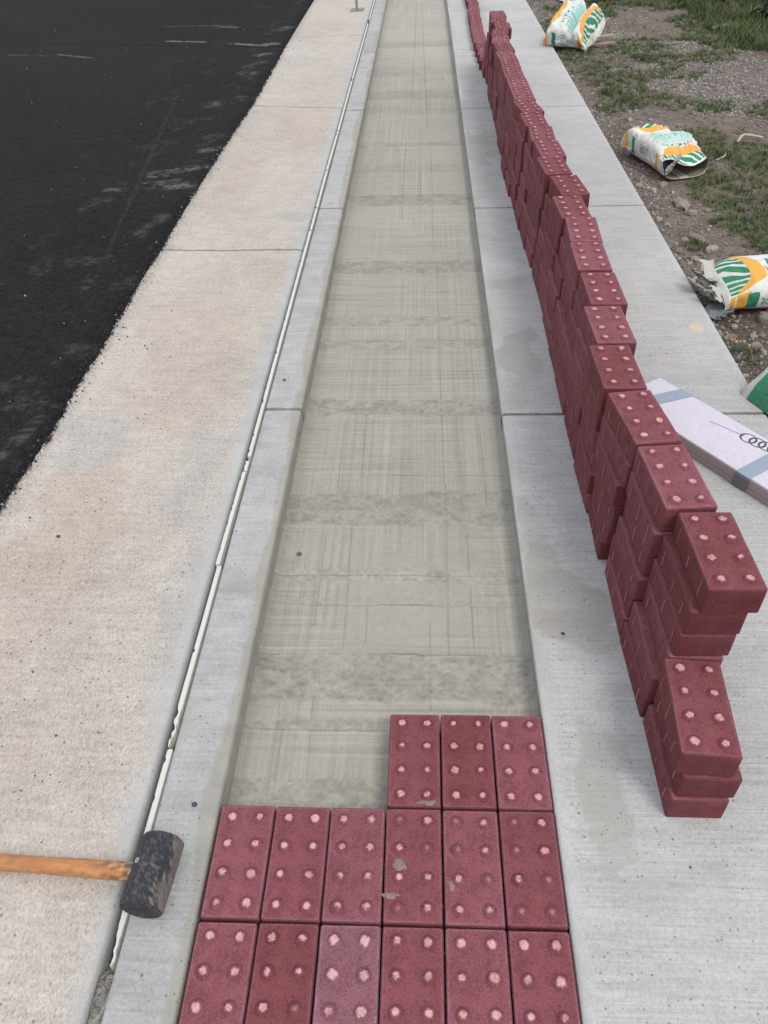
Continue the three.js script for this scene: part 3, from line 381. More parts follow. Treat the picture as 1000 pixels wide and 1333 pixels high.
// the long stacked wall: columns from the near end
{
  const baseX = [[0.3, 0.86], [-0.1, 0.86], [-0.6, 0.849], [-1.17, 0.839], [-1.8, 0.85], [-2.37, 0.86], [-3.3, 0.828], [-4.2, 0.845], [-5.23, 0.856], [-5.87, 0.835], [-6.3, 0.822], [-7.1, 0.826], [-7.9, 0.845], [-9, 0.85]];
  const tops = [[-0.31, 0.905, -1], [-0.52, 0.876, -4], [-0.728, 0.856, -7], [-0.937, 0.837, -1], [-1.146, 0.856, -1], [-1.354, 0.876, 0], [-1.571, 0.876, 1], [-1.775, 0.886, 3], [-1.97, 0.876, -2], [-2.18, 0.896, -3], [-2.395, 0.876, -4], [-2.595, 0.876, 1], [-2.8, 0.877, -2], [-3.01, 0.865, -3], [-3.22, 0.85, -4], [-3.43, 0.845, 2], [-3.64, 0.853, 1], [-3.85, 0.848, -2], [-4.06, 0.834, -1], [-4.27, 0.836, 1], [-4.48, 0.838, 1], [-4.69, 0.843, 2], [-4.9, 0.858, 3], [-5.11, 0.872, 4], [-5.32, 0.882, 2], [-5.53, 0.893, 1]];
  const ord = ['first', 'second', 'third', 'fourth', 'fifth', 'sixth', 'seventh', 'eighth', 'ninth', 'tenth', 'eleventh', 'twelfth', 'thirteenth', 'fourteenth', 'fifteenth', 'sixteenth'], course = ['bottom', 'second', 'third', 'fourth', 'fifth', 'top'];
  const G = 'pavers stacked in the long wall', S = rng(4242), j = (a) => (S() - 0.5) * 2 * a, tn = () => Math.floor(S() * 5), D = Math.PI / 180;
  // the low end of three
  [[0.860, -0.092, 0.5], [0.869, -0.099, 1], [0.861, -0.106, 5]].forEach(([x, z, a], c) => paver(['red tactile paver at the bottom of the low near end of the stack', 'red tactile paver in the middle of the low near end of the stack', 'red tactile paver with pale dome tips topping the low near end of the stack'][c], G, [x, c * 0.0613, z], -a * D, 0, [0, 2, 4][c], c === 2, true, 0.72));
  tops.forEach(([tz, tx0, ta0], i) => {
    const far = i > 8 ? 1 : 0, tx = tx0 + far * j(0.011), ta = ta0 + far * j(4.5);
    const bz = tz + 0.018 * Math.sin(i * 2.3) + 0.006, bx = curve(baseX, bz), lean = S() * 2 - 1;
    for (let c = 0; c < 6; c++) {
      const f = c / 5, top = c === 5, x = lerp(bx, tx, Math.pow(f, 1.1)) + (top ? 0 : j(0.0068)), z = lerp(bz, tz, f) + (top ? 0 : j(0.0055)) + (i > 3 && c === 3 ? 0.004 * lean : 0), a = lerp(j(0.6), ta, Math.pow(f, 1.3)) + (top ? 0 : j(1.5));
      const w = i < 14 ? `red tactile paver in the ${course[c]} course of the ${ord[i]} tall column from the near end` : `red tactile paver in the ${course[c]} course of the ${ord[25 - i]} tall column from the far end`;
      paver(w, G, [x, c * 0.0613, z], -a * D, 0, tn(), top, i < 6, i < 7 ? 0.72 : 0.8);
    }
  });
  for (let k = 0; k < 16; k++) { const z = -5.742 - k * 0.2065; paver(`${ord[k]} red paver of the single low course, counted from the tall stack`, 'pavers in the low far course', [curve(baseX, z) + j(0.005), 0, z], j(2) * D + (k < 3 ? -5 : k < 7 ? 1 : -2) * D * 0.7, 0, tn(), true, false); }
}

// ---------------------------------------------------------------- rubber mallet lying across the joint
{
  const t = thing('rubber_mallet', 'black rubber mallet with orange wooden handle lying across the curb joint', 'mallet', [-0.084, 0, 0.146]);
  t.rotation.y = -0.075;
  const RAD = 0.0365, LEN = 0.118, cy = 0.0372, pos = [], col = [], uv = [], idx = [];
  const prof = [[0, 0], [0.12, 0], [0.24, 0], [0.36, 0], [0.48, 0], [0.6, 0], [0.72, 0], [0.84, 0], [0.94, 0], [0.978, 0.008], [1, 0.03]], ps = []; // radius fraction, along
  for (const [r, a] of prof) ps.push([r, a]); for (let i = 1; i <= 12; i++) ps.push([1, lerp(0.03, 0.485, i / 12)]); ps.push([1.018, 0.492], [1.018, 0.508]); for (let i = 0; i <= 12; i++) ps.push([1, lerp(0.515, 0.97, i / 12)]); for (const [r, a] of prof.slice().reverse()) ps.push([r, 1 - a]);
  const N = 56, dirtC = [0.235, 0.215, 0.195];
  for (const [r, a] of ps) for (let k = 0; k <= N; k++) {
    const th = k / N * Math.PI * 2, z = (a - 0.5) * LEN, face = r < 0.96, bulge = r === 1 ? 1 + 0.012 * Math.sin(a * Math.PI) : 1, x = Math.cos(th) * RAD * r * bulge, y = Math.sin(th) * RAD * r * bulge;
    pos.push(x, cy + y, z); uv.push(th * 0.4, a * 0.5);
    const n = fbm(Math.cos(th) * 1.6 + 4, a * 4 + Math.sin(th) * 1.6, 851, 3), f = face ? fbm(x * 380 + 40, y * 380 + a * 90, 853, 3) : fbm(Math.cos(th) * 9 + 20, a * 26 + Math.sin(th) * 9, 853, 3); let m = face ? sst(0.55, 0.8, f) * 0.35 : sst(0.0, 0.22, Math.cos(th - 0.15) - 0.62 + 1.1 * (n - 0.5) + 0.7 * (f - 0.5)) * (0.55 + 0.4 * f); if (!face) m = Math.max(m, 0.3 * sst(0.5, 0.7, f), sst(0.035, 0.01, a) * 0.4, 0.8 * sst(0.03, 0.0, Math.abs(a - 0.5)) * sst(0.45, 0.6, f) * (Math.cos(th) > -0.2 ? 1 : 0));
    const b = 0.75 + 0.5 * f; col.push(lerp(0.030 * b, dirtC[0] * b, m), lerp(0.033 * b, dirtC[1] * b, m), lerp(0.044 * b, dirtC[2] * b, m));
  }
  for (let j = 0; j < ps.length - 1; j++) for (let i = 0; i < N; i++) { const a = j * (N + 1) + i, b = a + 1, c = a + N + 1, d = c + 1; idx.push(a, b, c, b, d, c); }
  part('head', toCreasedNormals(indexed(pos, uv, idx, col), 0.7), new THREE.MeshStandardMaterial({ vertexColors: true, bumpMap: aspBump, bumpScale: 0.0012, roughness: 0.6 }), t);
  const ring = part('moulded_ring', new THREE.TorusGeometry(0.0036, 0.0011, 8, 20), new THREE.MeshStandardMaterial({ color: new THREE.Color(0.5, 0.5, 0.47), roughness: 0.7 }), t); ring.position.set(-0.0235, cy + 0.0283, -0.008); ring.rotation.set(-Math.PI / 2, -0.7, 0);
  // handle towards -x, perpendicular to the head
  const hp = [], hc = [], hu = [], hi = [], M = 22, K = 60, HL = 0.33;
  for (let j = 0; j <= K; j++) for (let k = 0; k <= M; k++) {
    const f = j / K, th = k / M * Math.PI * 2, x = -0.030 - f * HL, s = 1 - 0.12 * sst(0.1, 0.6, f) + 0.16 * sst(0.75, 1, f), ry = 0.0128 * s, rz = 0.0158 * s, e = j === K ? 0.6 : 1, y = cy - 0.024 * f + Math.sin(th) * ry * e, z = Math.cos(th) * rz * e;
    hp.push(x, y, z); hu.push(x * 4, th * 0.1);
    const gr = vn(f * 9, th * 9, 871) * 0.5 + vn(f * 26, th * 26, 873) * 0.5, kn = fbm(f * 26, th * 3, 875, 3), near = 1 - sst(0, 0.30, f); let m = sst(0.50, 0.62, kn + 0.14 * near - 0.06) * (0.25 + 0.7 * near), pl = sst(0.62, 0.7, fbm(f * 34 + 8, th * 3.5, 877, 3)) * near;
    let r = 0.50 * (0.7 + 0.55 * gr), g = 0.225 * (0.66 + 0.6 * gr), b = 0.088 * (0.62 + 0.6 * gr); r = lerp(r, 0.10, m); g = lerp(g, 0.07, m); b = lerp(b, 0.055, m); r = lerp(r, 0.6, pl * 0.7); g = lerp(g, 0.5, pl * 0.7); b = lerp(b, 0.42, pl * 0.7); hc.push(r, g, b);
  }
  for (let j = 0; j < K; j++) for (let i = 0; i < M; i++) { const a = j * (M + 1) + i, b = a + 1, c = a + M + 1, d = c + 1; hi.push(a, c, b, b, c, d); }
  part('handle', indexed(hp, hu, hi, hc), new THREE.MeshStandardMaterial({ vertexColors: true, roughness: 0.5, bumpMap: soilBump, bumpScale: 0.0008 }), t);
}

// ---------------------------------------------------------------- taped carton on the sidewalk
{
  const c = document.createElement('canvas'); c.width = 1024; c.height = 512; const g = c.getContext('2d'), R = rng(31);
  const CLn = 0.62, CW = 0.18; // metres
  g.fillStyle = '#d3cfdf'; g.fillRect(0, 0, 1024, 512);
  for (let i = 0; i < 900; i++) { g.fillStyle = `rgba(${R() > 0.5 ? '250,248,255' : '150,148,170'},${0.03 + 0.05 * R()})`; g.beginPath(); g.ellipse(R() * 1024, R() * 512, 4 + R() * 40, 2 + R() * 8, R() * 3, 0, 7); g.fill(); }
  for (let i = 0; i < 46; i++) { g.fillStyle = `rgba(60,58,66,${0.3 + 0.5 * R()})`; g.beginPath(); g.ellipse(200 + R() * 520, 60 + R() * 400, 0.7 + R() * 2.6, 0.6 + R() * 1.6, R() * 3, 0, 7); g.fill(); }
  const X = (m) => m / CLn * 1024, Y = (m) => m / CW * 512; g.strokeStyle = '#4d4a52'; g.lineWidth = 7;
  g.beginPath(); g.moveTo(X(0.247), Y(0.06)); g.lineTo(X(0.345), Y(0.039)); g.stroke(); g.lineWidth = 11;
  for (const [a, b] of [[0.361, 0.038], [0.388, 0.034], [0.414, 0.028], [0.441, 0.024]]) { g.beginPath(); g.ellipse(X(a), Y(b), X(0.0215), Y(0.0205), 0, 0, 7); g.stroke(); }
  g.strokeStyle = 'rgba(120,118,135,.5)'; g.lineWidth = 1.5; g.beginPath(); g.moveTo(X(0.30), Y(0.17)); g.lineTo(X(0.36), Y(0.16)); g.stroke();
  const map = new THREE.CanvasTexture(c); map.colorSpace = THREE.SRGBColorSpace; map.anisotropy = 8;
  const face = new THREE.MeshStandardMaterial({ map, roughness: 0.55 }), edge = new THREE.MeshStandardMaterial({ color: new THREE.Color(0.43, 0.39, 0.40), roughness: 0.85 }), edge2 = new THREE.MeshStandardMaterial({ color: new THREE.Color(0.40, 0.33, 0.345), roughness: 0.85 }), tape = new THREE.MeshStandardMaterial({ color: new THREE.Color(0.30, 0.37, 0.47), roughness: 0.4, bumpMap: soilBump, bumpScale: 0.002 }), tapeDark = new THREE.MeshStandardMaterial({ color: new THREE.Color(0.17, 0.17, 0.18), roughness: 0.5 });
  const t = thing('flat_carton', 'flat lavender white carton bound with grey tape, printed with linked rings, behind the stack', 'carton', [1.107, 0, -1.401]);
  t.rotation.y = -0.976; // local x runs along the carton towards the lower right of the photo, local z across it
  const board = (y, h, dx, dz, l, w) => { const s = new THREE.Shape(), r = 0.004; s.moveTo(r, 0); s.lineTo(l - r, 0); s.quadraticCurveTo(l, 0, l, r); s.lineTo(l, w - r); s.quadraticCurveTo(l, w, l - r, w); s.lineTo(r, w); s.quadraticCurveTo(0, w, 0, w - r); s.lineTo(0, r); s.quadraticCurveTo(0, 0, r, 0); const e = new THREE.ExtrudeGeometry(s, { depth: h - 0.003, bevelEnabled: true, bevelSize: 0.0015, bevelThickness: 0.0015, bevelSegments: 2, curveSegments: 3 }); e.rotateX(Math.PI / 2); e.translate(dx, y + h - 0.0015, dz); return e; };
  part('lower_board', board(0, 0.017, 0.002, 0.003, CLn, CW - 0.003), edge2, t);
  part('middle_board', board(0.0178, 0.0125, 0, 0, CLn, CW), edge2, t);
  part('upper_board', board(0.031, 0.013, 0.001, -0.001, CLn, CW), edge, t);
  const top = new THREE.PlaneGeometry(CLn - 0.003, CW - 0.003, 24, 10); top.rotateX(-Math.PI / 2); top.translate(CLn / 2 + 0.001, 0.0447, CW / 2 - 0.001); { const p = top.attributes.position; for (let i = 0; i < p.count; i++) p.setY(i, p.getY(i) + 0.0009 * (vn(p.getX(i) * 14, p.getZ(i) * 14, 951) - 0.2)); top.computeVertexNormals(); }
  part('cover_sheet', top, face, t);
  const band = (x, w, skew) => { const g2 = [], yt = 0.0462, z0 = -0.0032, z1 = CW + 0.0022; const p = (zz, y) => [x + skew * (zz / CW - 0.5), y, zz]; const path = []; for (let i = 0; i <= 6; i++) path.push(p(z0, lerp(0.001, yt, i / 6))); for (let i = 1; i < 12; i++) path.push(p(lerp(z0, z1, i / 12), yt + 0.0006 * vn(i * 0.9, x * 40, 955))); for (let i = 0; i <= 6; i++) path.push(p(z1, lerp(yt, 0.001, i / 6))); const pos = [], uv = [], idx = []; path.forEach(([a, b, cc], i) => { pos.push(a - w / 2, b, cc, a + w / 2, b, cc); uv.push(0, i * 0.02, w, i * 0.02); if (i) { const k = i * 2; idx.push(k - 2, k, k - 1, k - 1, k, k + 1); } }); return toCreasedNormals(indexed(pos, uv, idx), 0.5); };
  part('tape_band', band(0.085, 0.048, -0.045), tape, t); part('tape_band', band(0.46, 0.044, 0.0), tape, t);
  const dk = new THREE.BoxGeometry(0.045, 0.036, 0.001); dk.translate(0.46, 0.0205, CW + 0.0040); tag(part('tape_end', dk, tapeDark, t), 'dark grey tape end on the carton side');
}

// ---------------------------------------------------------------- bags
function bagPrint(kind) {
  const W = 1024, H = 1024, c = document.createElement('canvas'); c.width = W; c.height = H; const g = c.getContext('2d'), R = rng(50 + kind);
  const green = '#22855f', yel = '#e6ab44', aqua = '#b4d6d0';
  g.fillStyle = kind === 4 ? '#3a8a68' : '#dfe2e0'; g.fillRect(0, 0, W, H);
  const end = (flip, rows) => { g.save(); if (flip) { g.translate(W, 0); g.scale(-1, 1); } for (const [y0, y1] of rows) { const h = y1 - y0, cy = (y0 + y1) / 2;
    g.fillStyle = yel; g.beginPath(); g.moveTo(95, y0); g.bezierCurveTo(250, y0 + h * 0.1, 300, cy, 240, cy + h * 0.2); g.bezierCurveTo(180, y1 - h * 0.15, 100, y1 - h * 0.05, 95, y1); g.lineTo(20, y1); g.lineTo(20, y0); g.closePath(); g.fill();
    g.fillStyle = '#e2e5e2'; g.beginPath(); g.moveTo(0, y0); g.lineTo(70, y0); g.bezierCurveTo(175, y0 + h * 0.15, 190, cy, 140, cy + h * 0.22); g.bezierCurveTo(110, y1 - h * 0.2, 70, y1 - h * 0.1, 60, y1); g.lineTo(0, y1); g.closePath(); g.fill();
    g.save(); g.clip(); g.fillStyle = green; for (let k = -2; k < 9; k++) { g.beginPath(); g.moveTo(28, y0 + h * (k / 8)); g.quadraticCurveTo(90, y0 + h * (k / 8 + 0.03), 175, y0 + h * (k / 8 + 0.16)); g.lineTo(175, y0 + h * (k / 8 + 0.24)); g.quadraticCurveTo(90, y0 + h * (k / 8 + 0.11), 28, y0 + h * (k / 8 + 0.085)); g.closePath(); g.fill(); } g.restore(); } g.restore(); };
  const bars = (x, y, w, n, st, col) => { g.fillStyle = col; for (let k = 0; k < n; k++) { const l = w * (0.5 + 0.5 * R()); g.fillRect(x, y + k * st, l, st * 0.42); } };
  if (kind !== 4) {
    end(false, [[330, 690]]); end(true, [[330, 690]]); 
    // side with the grade lettering (faces +z), band and box
    g.fillStyle = yel; g.fillRect(24, 700, 110, 165); g.fillStyle = '#e2e5e2'; g.fillRect(52, 715, 10, 140); g.fillStyle = green; g.fillRect(kind === 3 ? 120 : 235, 722, kind === 3 ? 66 : 92, 110);
    g.fillStyle = '#1a6f58'; g.save(); g.translate(520, 770); g.textAlign = 'center'; g.textBaseline = 'middle'; if (kind === 3) { g.translate(-222, 10); g.rotate(Math.PI); g.font = 'bold 44px sans-serif'; g.fillText('N-GRADE', 0, 0); } else { g.font = 'bold 46px sans-serif'; g.fillText('GROUT', 0, 0); } g.restore();
    g.fillStyle = yel; g.fillRect(830, 715, 90, 130); g.fillStyle = green; g.fillRect(24, 170, 90, 120); g.fillRect(700, 190, 120, 90);
    // top panel
    g.fillStyle = aqua; g.globalAlpha = 0.75; g.fillRect(470, 360, 230, 260); g.globalAlpha = 1; bars(485, 375, 200, 12, 20, 'rgba(120,190,180,.8)');
    g.save(); g.translate(kind === 1 ? 395 : kind === 3 ? 330 : 400, 520); g.rotate(-Math.PI / 2); g.font = 'bold 92px sans-serif'; g.textAlign = 'center'; g.textBaseline = 'middle'; g.fillStyle = green; if (kind === 1) { g.rotate(Math.PI); g.scale(0.5, 1); g.fillText('GROUT', 0, 0); } else if (kind === 2) { g.font = 'bold 54px sans-serif'; g.fillText('GROUT', 0, 330); } else { g.fillStyle = '#1c8a6b'; g.fillRect(-150, -20, 210, 26); g.fillRect(-150, 18, 130, 16); g.fillStyle = '#f0843a'; g.fillRect(-150, -58, 160, 20); g.fillStyle = '#3aa58a'; g.fillRect(-120, 46, 150, 30); } g.restore();
    g.strokeStyle = '#69b0a4'; g.lineWidth = 5; g.strokeRect(560, 560, 200, 70); bars(740, 400, 120, 6, 22, 'rgba(240,140,90,.6)');
  } else {
    g.fillStyle = '#cfd2cc'; g.fillRect(0, 300, W, 80); g.fillRect(0, 790, W, 70); g.fillStyle = '#e2e5e2'; g.fillRect(0, 150, W, 150); g.fillStyle = '#22855f'; for (let k = -1; k < 12; k++) { g.beginPath(); g.moveTo(k * 95, 295); g.quadraticCurveTo(k * 95 + 20, 230, k * 95 + 90, 160); g.lineTo(k * 95 + 155, 160); g.quadraticCurveTo(k * 95 + 85, 230, k * 95 + 68, 295); g.closePath(); g.fill(); }
    for (let i = 0; i < 2600; i++) { g.fillStyle = `rgba(${R() > 0.5 ? '235,240,235' : '10,60,45'},${0.1 + 0.25 * R()})`; g.fillRect(R() * W, 390 + R() * 390, 2 + R() * 5, 2 + R() * 3); }
  }
  for (let i = 0; i < 900; i++) { g.fillStyle = `rgba(${R() > 0.5 ? '150,140,125' : '215,210,200'},${0.04 + 0.09 * R()})`; g.beginPath(); g.ellipse(R() * W, R() * H, 3 + R() * 40, 2 + R() * 14, R() * 3, 0, 7); g.fill(); }
  const t = new THREE.CanvasTexture(c); t.colorSpace = THREE.SRGBColorSpace; t.anisotropy = 8; t.wrapT = THREE.RepeatWrapping; return t;
}
// local x along the bag, z across it, y up; the +z flank carries the side print
function bagShape(L, W, H, seed, { open = 0, crumple = 1, pinch0 = 1, shape } = {}) {
  const nt = 84, na = 96, P = (t, th, shrink = 0) => {
    const e0 = Math.pow(clamp(t / 0.16), 0.55), e1 = open ? lerp(1, 0.86, sst(0.7, 1, t)) : Math.pow(clamp((1 - t) / 0.16), 0.55), hh = Math.max(0.010, H / 2 * lerp(1, Math.min(e0, 1), pinch0) * e1) - shrink;
    const hw = W / 2 * (0.965 + 0.035 * Math.sin(t * Math.PI)) * (open ? 1 : 1) - shrink, cs = Math.cos(th), sn = Math.sin(th), q = 0.62;
    let z = Math.sign(cs) * Math.pow(Math.abs(cs), q) * hw, y = hh + Math.sign(sn) * Math.pow(Math.abs(sn), q) * hh, x = (t - 0.5) * L;
    const up = sst(0.0, 0.4, y / (2 * hh)), n1 = fbm(x * 7 + seed * 3.3, z * 7 + y * 5, 1000 + seed, 3) - 0.5, rd = 1 - 2 * Math.abs(fbm(x * 9 + z * 5 + seed, z * 12 - x * 4 + y * 14, 1010 + seed, 3) - 0.5);
    const rd2 = 1 - 2 * Math.abs(fbm(x * 26 - z * 9, z * 22 + y * 30 + x * 6, 1020 + seed, 2) - 0.5);
    const dn = crumple * (0.030 * n1 + 0.020 * (rd - 0.75) + 0.007 * (rd2 - 0.75)); y += up * dn; z += Math.sign(cs) * Math.pow(Math.abs(cs), 2) * dn * 0.8; x += (t - 0.5) * crumple * 0.04 * (fbm(z * 9, y * 16, 1030 + seed, 3) - 0.5);
    let p = [x, Math.max(0.0, y), z]; if (shape) p = shape(p, t, th); return p;
  };
  const build = (t0, t1, n, shrink) => { const pos = [], uv = [], idx = []; for (let j = 0; j <= n; j++) for (let i = 0; i <= na; i++) { const t = lerp(t0, t1, j / n), a = i / na; pos.push(...P(t, (a - 0.25) * Math.PI * 2, shrink)); uv.push(t, a); } for (let j = 0; j < n; j++) for (let i = 0; i < na; i++) { const a = j * (na + 1) + i, b = a + 1, c = a + na + 1, d = c + 1; idx.push(a, c, b, b, c, d); } return indexed(pos, uv, idx); };
  return { skin: build(0, 1, nt, 0), liner: open ? build(0.35, 0.985, 40, 0.004) : null, at: P };
}
const bagGroup = 'discarded grout bags on the soil';
function bag(name, label, kind, pos, turn, L, W, H, seed, opts = {}) {
  const t = thing(name, label, 'bag', pos, bagGroup); t.rotation.y = turn; if (opts.tilt) t.rotation.set(opts.tilt[0], turn, opts.tilt[1], 'YXZ');
  const s = bagShape(L, W, H, seed, opts);
  part('sack', s.skin, new THREE.MeshStandardMaterial({ map: bagPrint(kind), roughness: 0.62, side: THREE.DoubleSide, bumpMap: soilBump, bumpScale: 0.0015 }), t);
  if (s.liner) part('inner_liner', s.liner, new THREE.MeshStandardMaterial({ color: new THREE.Color(0.30, 0.25, 0.20), roughness: 0.9, side: THREE.DoubleSide }), t);
  return t;
}
const flapMat = new THREE.MeshStandardMaterial({ color: new THREE.Color(0.62, 0.61, 0.57), roughness: 0.75, side: THREE.DoubleSide, bumpMap: soilBump, bumpScale: 0.002 });
const greyPaper = new THREE.MeshStandardMaterial({ color: new THREE.Color(0.30, 0.31, 0.30), roughness: 0.8, side: THREE.DoubleSide });
function flap(w, l, curl, seed, thick = 0.0012) { // a torn paper tongue: local x across, z outwards
  const n = 10, m = 14, pos = [], uv = [], idx = []; for (const s of [0, 1]) for (let j = 0; j <= m; j++) for (let i = 0; i <= n; i++) { const f = j / m, a = i / n - 0.5, rag = 1 - 0.25 * vn(i * 0.9, seed, 1101) * (f > 0.8 ? 1 : 0); const y = curl * f * f * l + 0.022 * (fbm(a * 5 + seed, f * 4, 1103, 3) - 0.5) - s * thick; pos.push(a * w * (1 - 0.25 * f), y, f * l * rag); uv.push(a, f); }
  const q = (m + 1) * (n + 1); for (const s of [0, 1]) for (let j = 0; j < m; j++) for (let i = 0; i < n; i++) { const a = s * q + j * (n + 1) + i, b = a + 1, c = a + n + 1, d = c + 1; s ? idx.push(a, b, c, b, d, c) : idx.push(a, c, b, b, c, d); } return indexed(pos, uv, idx);
}
{
  // open bag lying on the soil beyond the middle of the sidewalk
  const b2 = bag('grout_bag', 'open white grout bag with yellow bands lying with its dark mouth towards the viewer', 2, [1.628, -0.02, -3.60], -1.30, 0.49, 0.245, 0.15, 2, { open: 1, crumple: 1.3, pinch0: 0.35, shape: ([x, y, z], t) => { const k = sst(0.5, 1, t), u = z / 0.13; return [x - 0.03 * k * u * u, y * (1 - 0.54 * k * (0.55 + 0.45 * Math.cos(u * 2.4))) * (1 - 0.15 * Math.exp(-Math.pow((t - 0.3) / 0.16, 2)) * (1 - u * u)), z * (1 + 0.05 * k)]; } });
  const f = part('torn_flap', flap(0.10, 0.10, 0.5, 2), flapMat, b2); f.position.set(0.235, 0.085, 0.09); f.rotation.set(0.9, 1.3, 0.2);
  // closed bag running off the right edge, torn left end
  const b3 = bag('grout_bag', 'white grout bag with green and yellow end, torn at the left, upside-down side lettering', 3, [1.762, -0.02, -2.075], 0.035, 0.60, 0.29, 0.12, 3, { crumple: 0.55, pinch0: 0.55 });
  for (const [x, y, z, rx, ry, w, l, s, mt] of [[-0.285, 0.07, -0.06, 0.5, -1.6, 0.12, 0.07, 3, flapMat], [-0.29, 0.05, 0.08, 0.3, -1.45, 0.10, 0.06, 5, flapMat], [-0.29, 0.03, 0.0, -0.1, -1.7, 0.07, 0.12, 7, greyPaper], [-0.28, 0.02, 0.06, -0.2, -1.3, 0.05, 0.11, 9, greyPaper], [-0.29, 0.06, -0.02, -0.4, -1.5, 0.05, 0.10, 11, greyPaper]]) { const fl = part('torn_flap', flap(w, l, 0.4, s), mt, b3); fl.position.set(x, y, z); fl.rotation.set(rx, ry, 0); }
  // crumpled bag near the top
  const b1 = bag('grout_bag', 'crumpled white grout bag slumped beside the far sidewalk edge with big green lettering', 1, [1.575, 0.035, -6.5], -0.5, 0.37, 0.42, 0.19, 4, { crumple: 2.0, tilt: [0.34, 0], shape: ([x, y, z], t) => { const dip = Math.exp(-Math.pow((t - 0.62) / 0.07, 2)); return [x, y * (1 - 0.42 * dip - 0.25 * sst(0.65, 1, t)), z * (1 - 0.12 * dip)]; } });
  const f1 = part('torn_flap', flap(0.11, 0.10, 0.3, 21), flapMat, b1); f1.position.set(0.15, 0.06, 0.10); f1.rotation.set(0.5, 1.1, 0.0);
  bag('grout_bag', 'green and white bag at the right edge behind the carton, touching the sidewalk', 4, [1.675, -0.03, -1.335], 0.42, 0.56, 0.34, 0.15, 5, { crumple: 0.5, pinch0: 0.8 });
  bag('grout_bag', 'grout bag with yellow and dark green print at the top edge of the photo', 1, [2.02, -0.03, -8.62], 0.25, 0.6, 0.36, 0.14, 6, { crumple: 1.2 });
}

// ---------------------------------------------------------------- concrete edger tool at the top of the gutter
{
  const t = thing('edging_tool', 'small grey metal edging tool standing on the far gutter pan', 'hand tool', [-0.275, 0, -8.22]); t.rotation.y = 0.25;
  const steel = new THREE.MeshStandardMaterial({ color: new THREE.Color(0.30, 0.29, 0.27), metalness: 0.5, roughness: 0.55 }), wood = new THREE.MeshStandardMaterial({ color: new THREE.Color(0.30, 0.29, 0.24), roughness: 0.7 });
  const s = new THREE.Shape(); s.moveTo(-0.075, -0.05); s.lineTo(0.05, -0.05); s.lineTo(0.085, 0.06); s.lineTo(-0.04, 0.06); s.closePath();
  const pl = new THREE.ExtrudeGeometry(s, { depth: 0.006, bevelEnabled: true, bevelSize: 0.002, bevelThickness: 0.002, bevelSegments: 1 }); pl.rotateX(-Math.PI / 2); pl.translate(0, 0.003, 0); part('blade', pl, steel, t);
  const post = new THREE.CylinderGeometry(0.016, 0.011, 0.17, 12); post.translate(0, 0.09, -0.005); part('post', post, wood, t);
  const grip = new THREE.CapsuleGeometry(0.018, 0.10, 6, 12); grip.rotateZ(Math.PI / 2); grip.translate(0.02, 0.185, -0.005); part('grip', grip, wood, t);
}

// ---------------------------------------------------------------- stones, sticks, debris
function rock(seed, sx, sy, sz) {
  const g0 = new THREE.IcosahedronGeometry(1, 2), p = g0.attributes.position, R = rng(seed), o = R() * 50;
  for (let i = 0; i < p.count; i++) { const x = p.getX(i), y = p.getY(i), z = p.getZ(i), q = 0.55 + 0.25 * Math.floor(3 * vn(x * 1.1 + o, z * 1.1 + y + o, 1201)) / 3, k = q + 0.55 * fbm(x * 1.5 + o, y * 1.3 + z * 1.9 + o, 1200, 3); p.setXYZ(i, x * k * sx, Math.max(-0.35, y * k) * sy, z * k * sz); }
  g0.computeVertexNormals(); return toCreasedNormals(g0, 0.75);
}
const stoneMats = [[0.42, 0.38, 0.32], [0.34, 0.31, 0.27], [0.50, 0.46, 0.40], [0.24, 0.23, 0.22], [0.40, 0.33, 0.26]].map(([r, g, b]) => new THREE.MeshStandardMaterial({ color: new THREE.Color(r, g, b).multiplyScalar(1.2), roughness: 0.95, map: soilMap, bumpMap: soilBump, bumpScale: 0.003 }));
function stone(x, z, sx, sy, sz, m, seed, label, group, y) { const o = shadows(new THREE.Mesh(rock(seed, sx, sy, sz), stoneMats[m])); o.name = numbered('stone'); o.position.set(x, (y ?? soilY(x, z)) + sy * 0.22, z); o.rotation.y = seed * 1.7; tag(o, label, 'stone', group); scene.add(o); }
stone(1.585, -3.02, 0.066, 0.022, 0.036, 1, 1, 'large flat grey brown stone on the soil just in front of the open bag');
stone(1.605, -2.91, 0.028, 0.018, 0.024, 0, 2, 'pale lumpy stone just in front of the large flat stone');
stone(1.558, -2.62, 0.055, 0.018, 0.022, 1, 3, 'long flat grey stone lying left of the bag with upside-down lettering');
stone(1.582, -2.50, 0.027, 0.020, 0.022, 2, 4, 'cream oval stone just behind the torn end of the lettered bag');
stone(1.506, -3.25, 0.019, 0.015, 0.017, 2, 5, 'small white stone in front of the open bag mouth');
stone(1.565, -3.30, 0.028, 0.018, 0.022, 0, 6, 'tan stone tucked under the front of the open bag');
stone(1.455, -3.32, 0.022, 0.014, 0.02, 0, 7, 'pale stone left of the open bag, by the sidewalk');
stone(1.448, -1.775, 0.019, 0.020, 0.018, 2, 8, 'cream cube-like stone by the sidewalk edge below the lettered bag');
stone(1.425, -1.815, 0.018, 0.013, 0.016, 4, 9, 'tan stone touching the sidewalk edge below the lettered bag');
stone(1.60, -2.01 + 0.12, 0.03, 0.028, 0.024, 1, 10, 'brown stone half hidden under the near side of the lettered bag');
stone(1.533, -1.68, 0.024, 0.008, 0.012, 2, 12, 'flat white stone chip near the green bag');
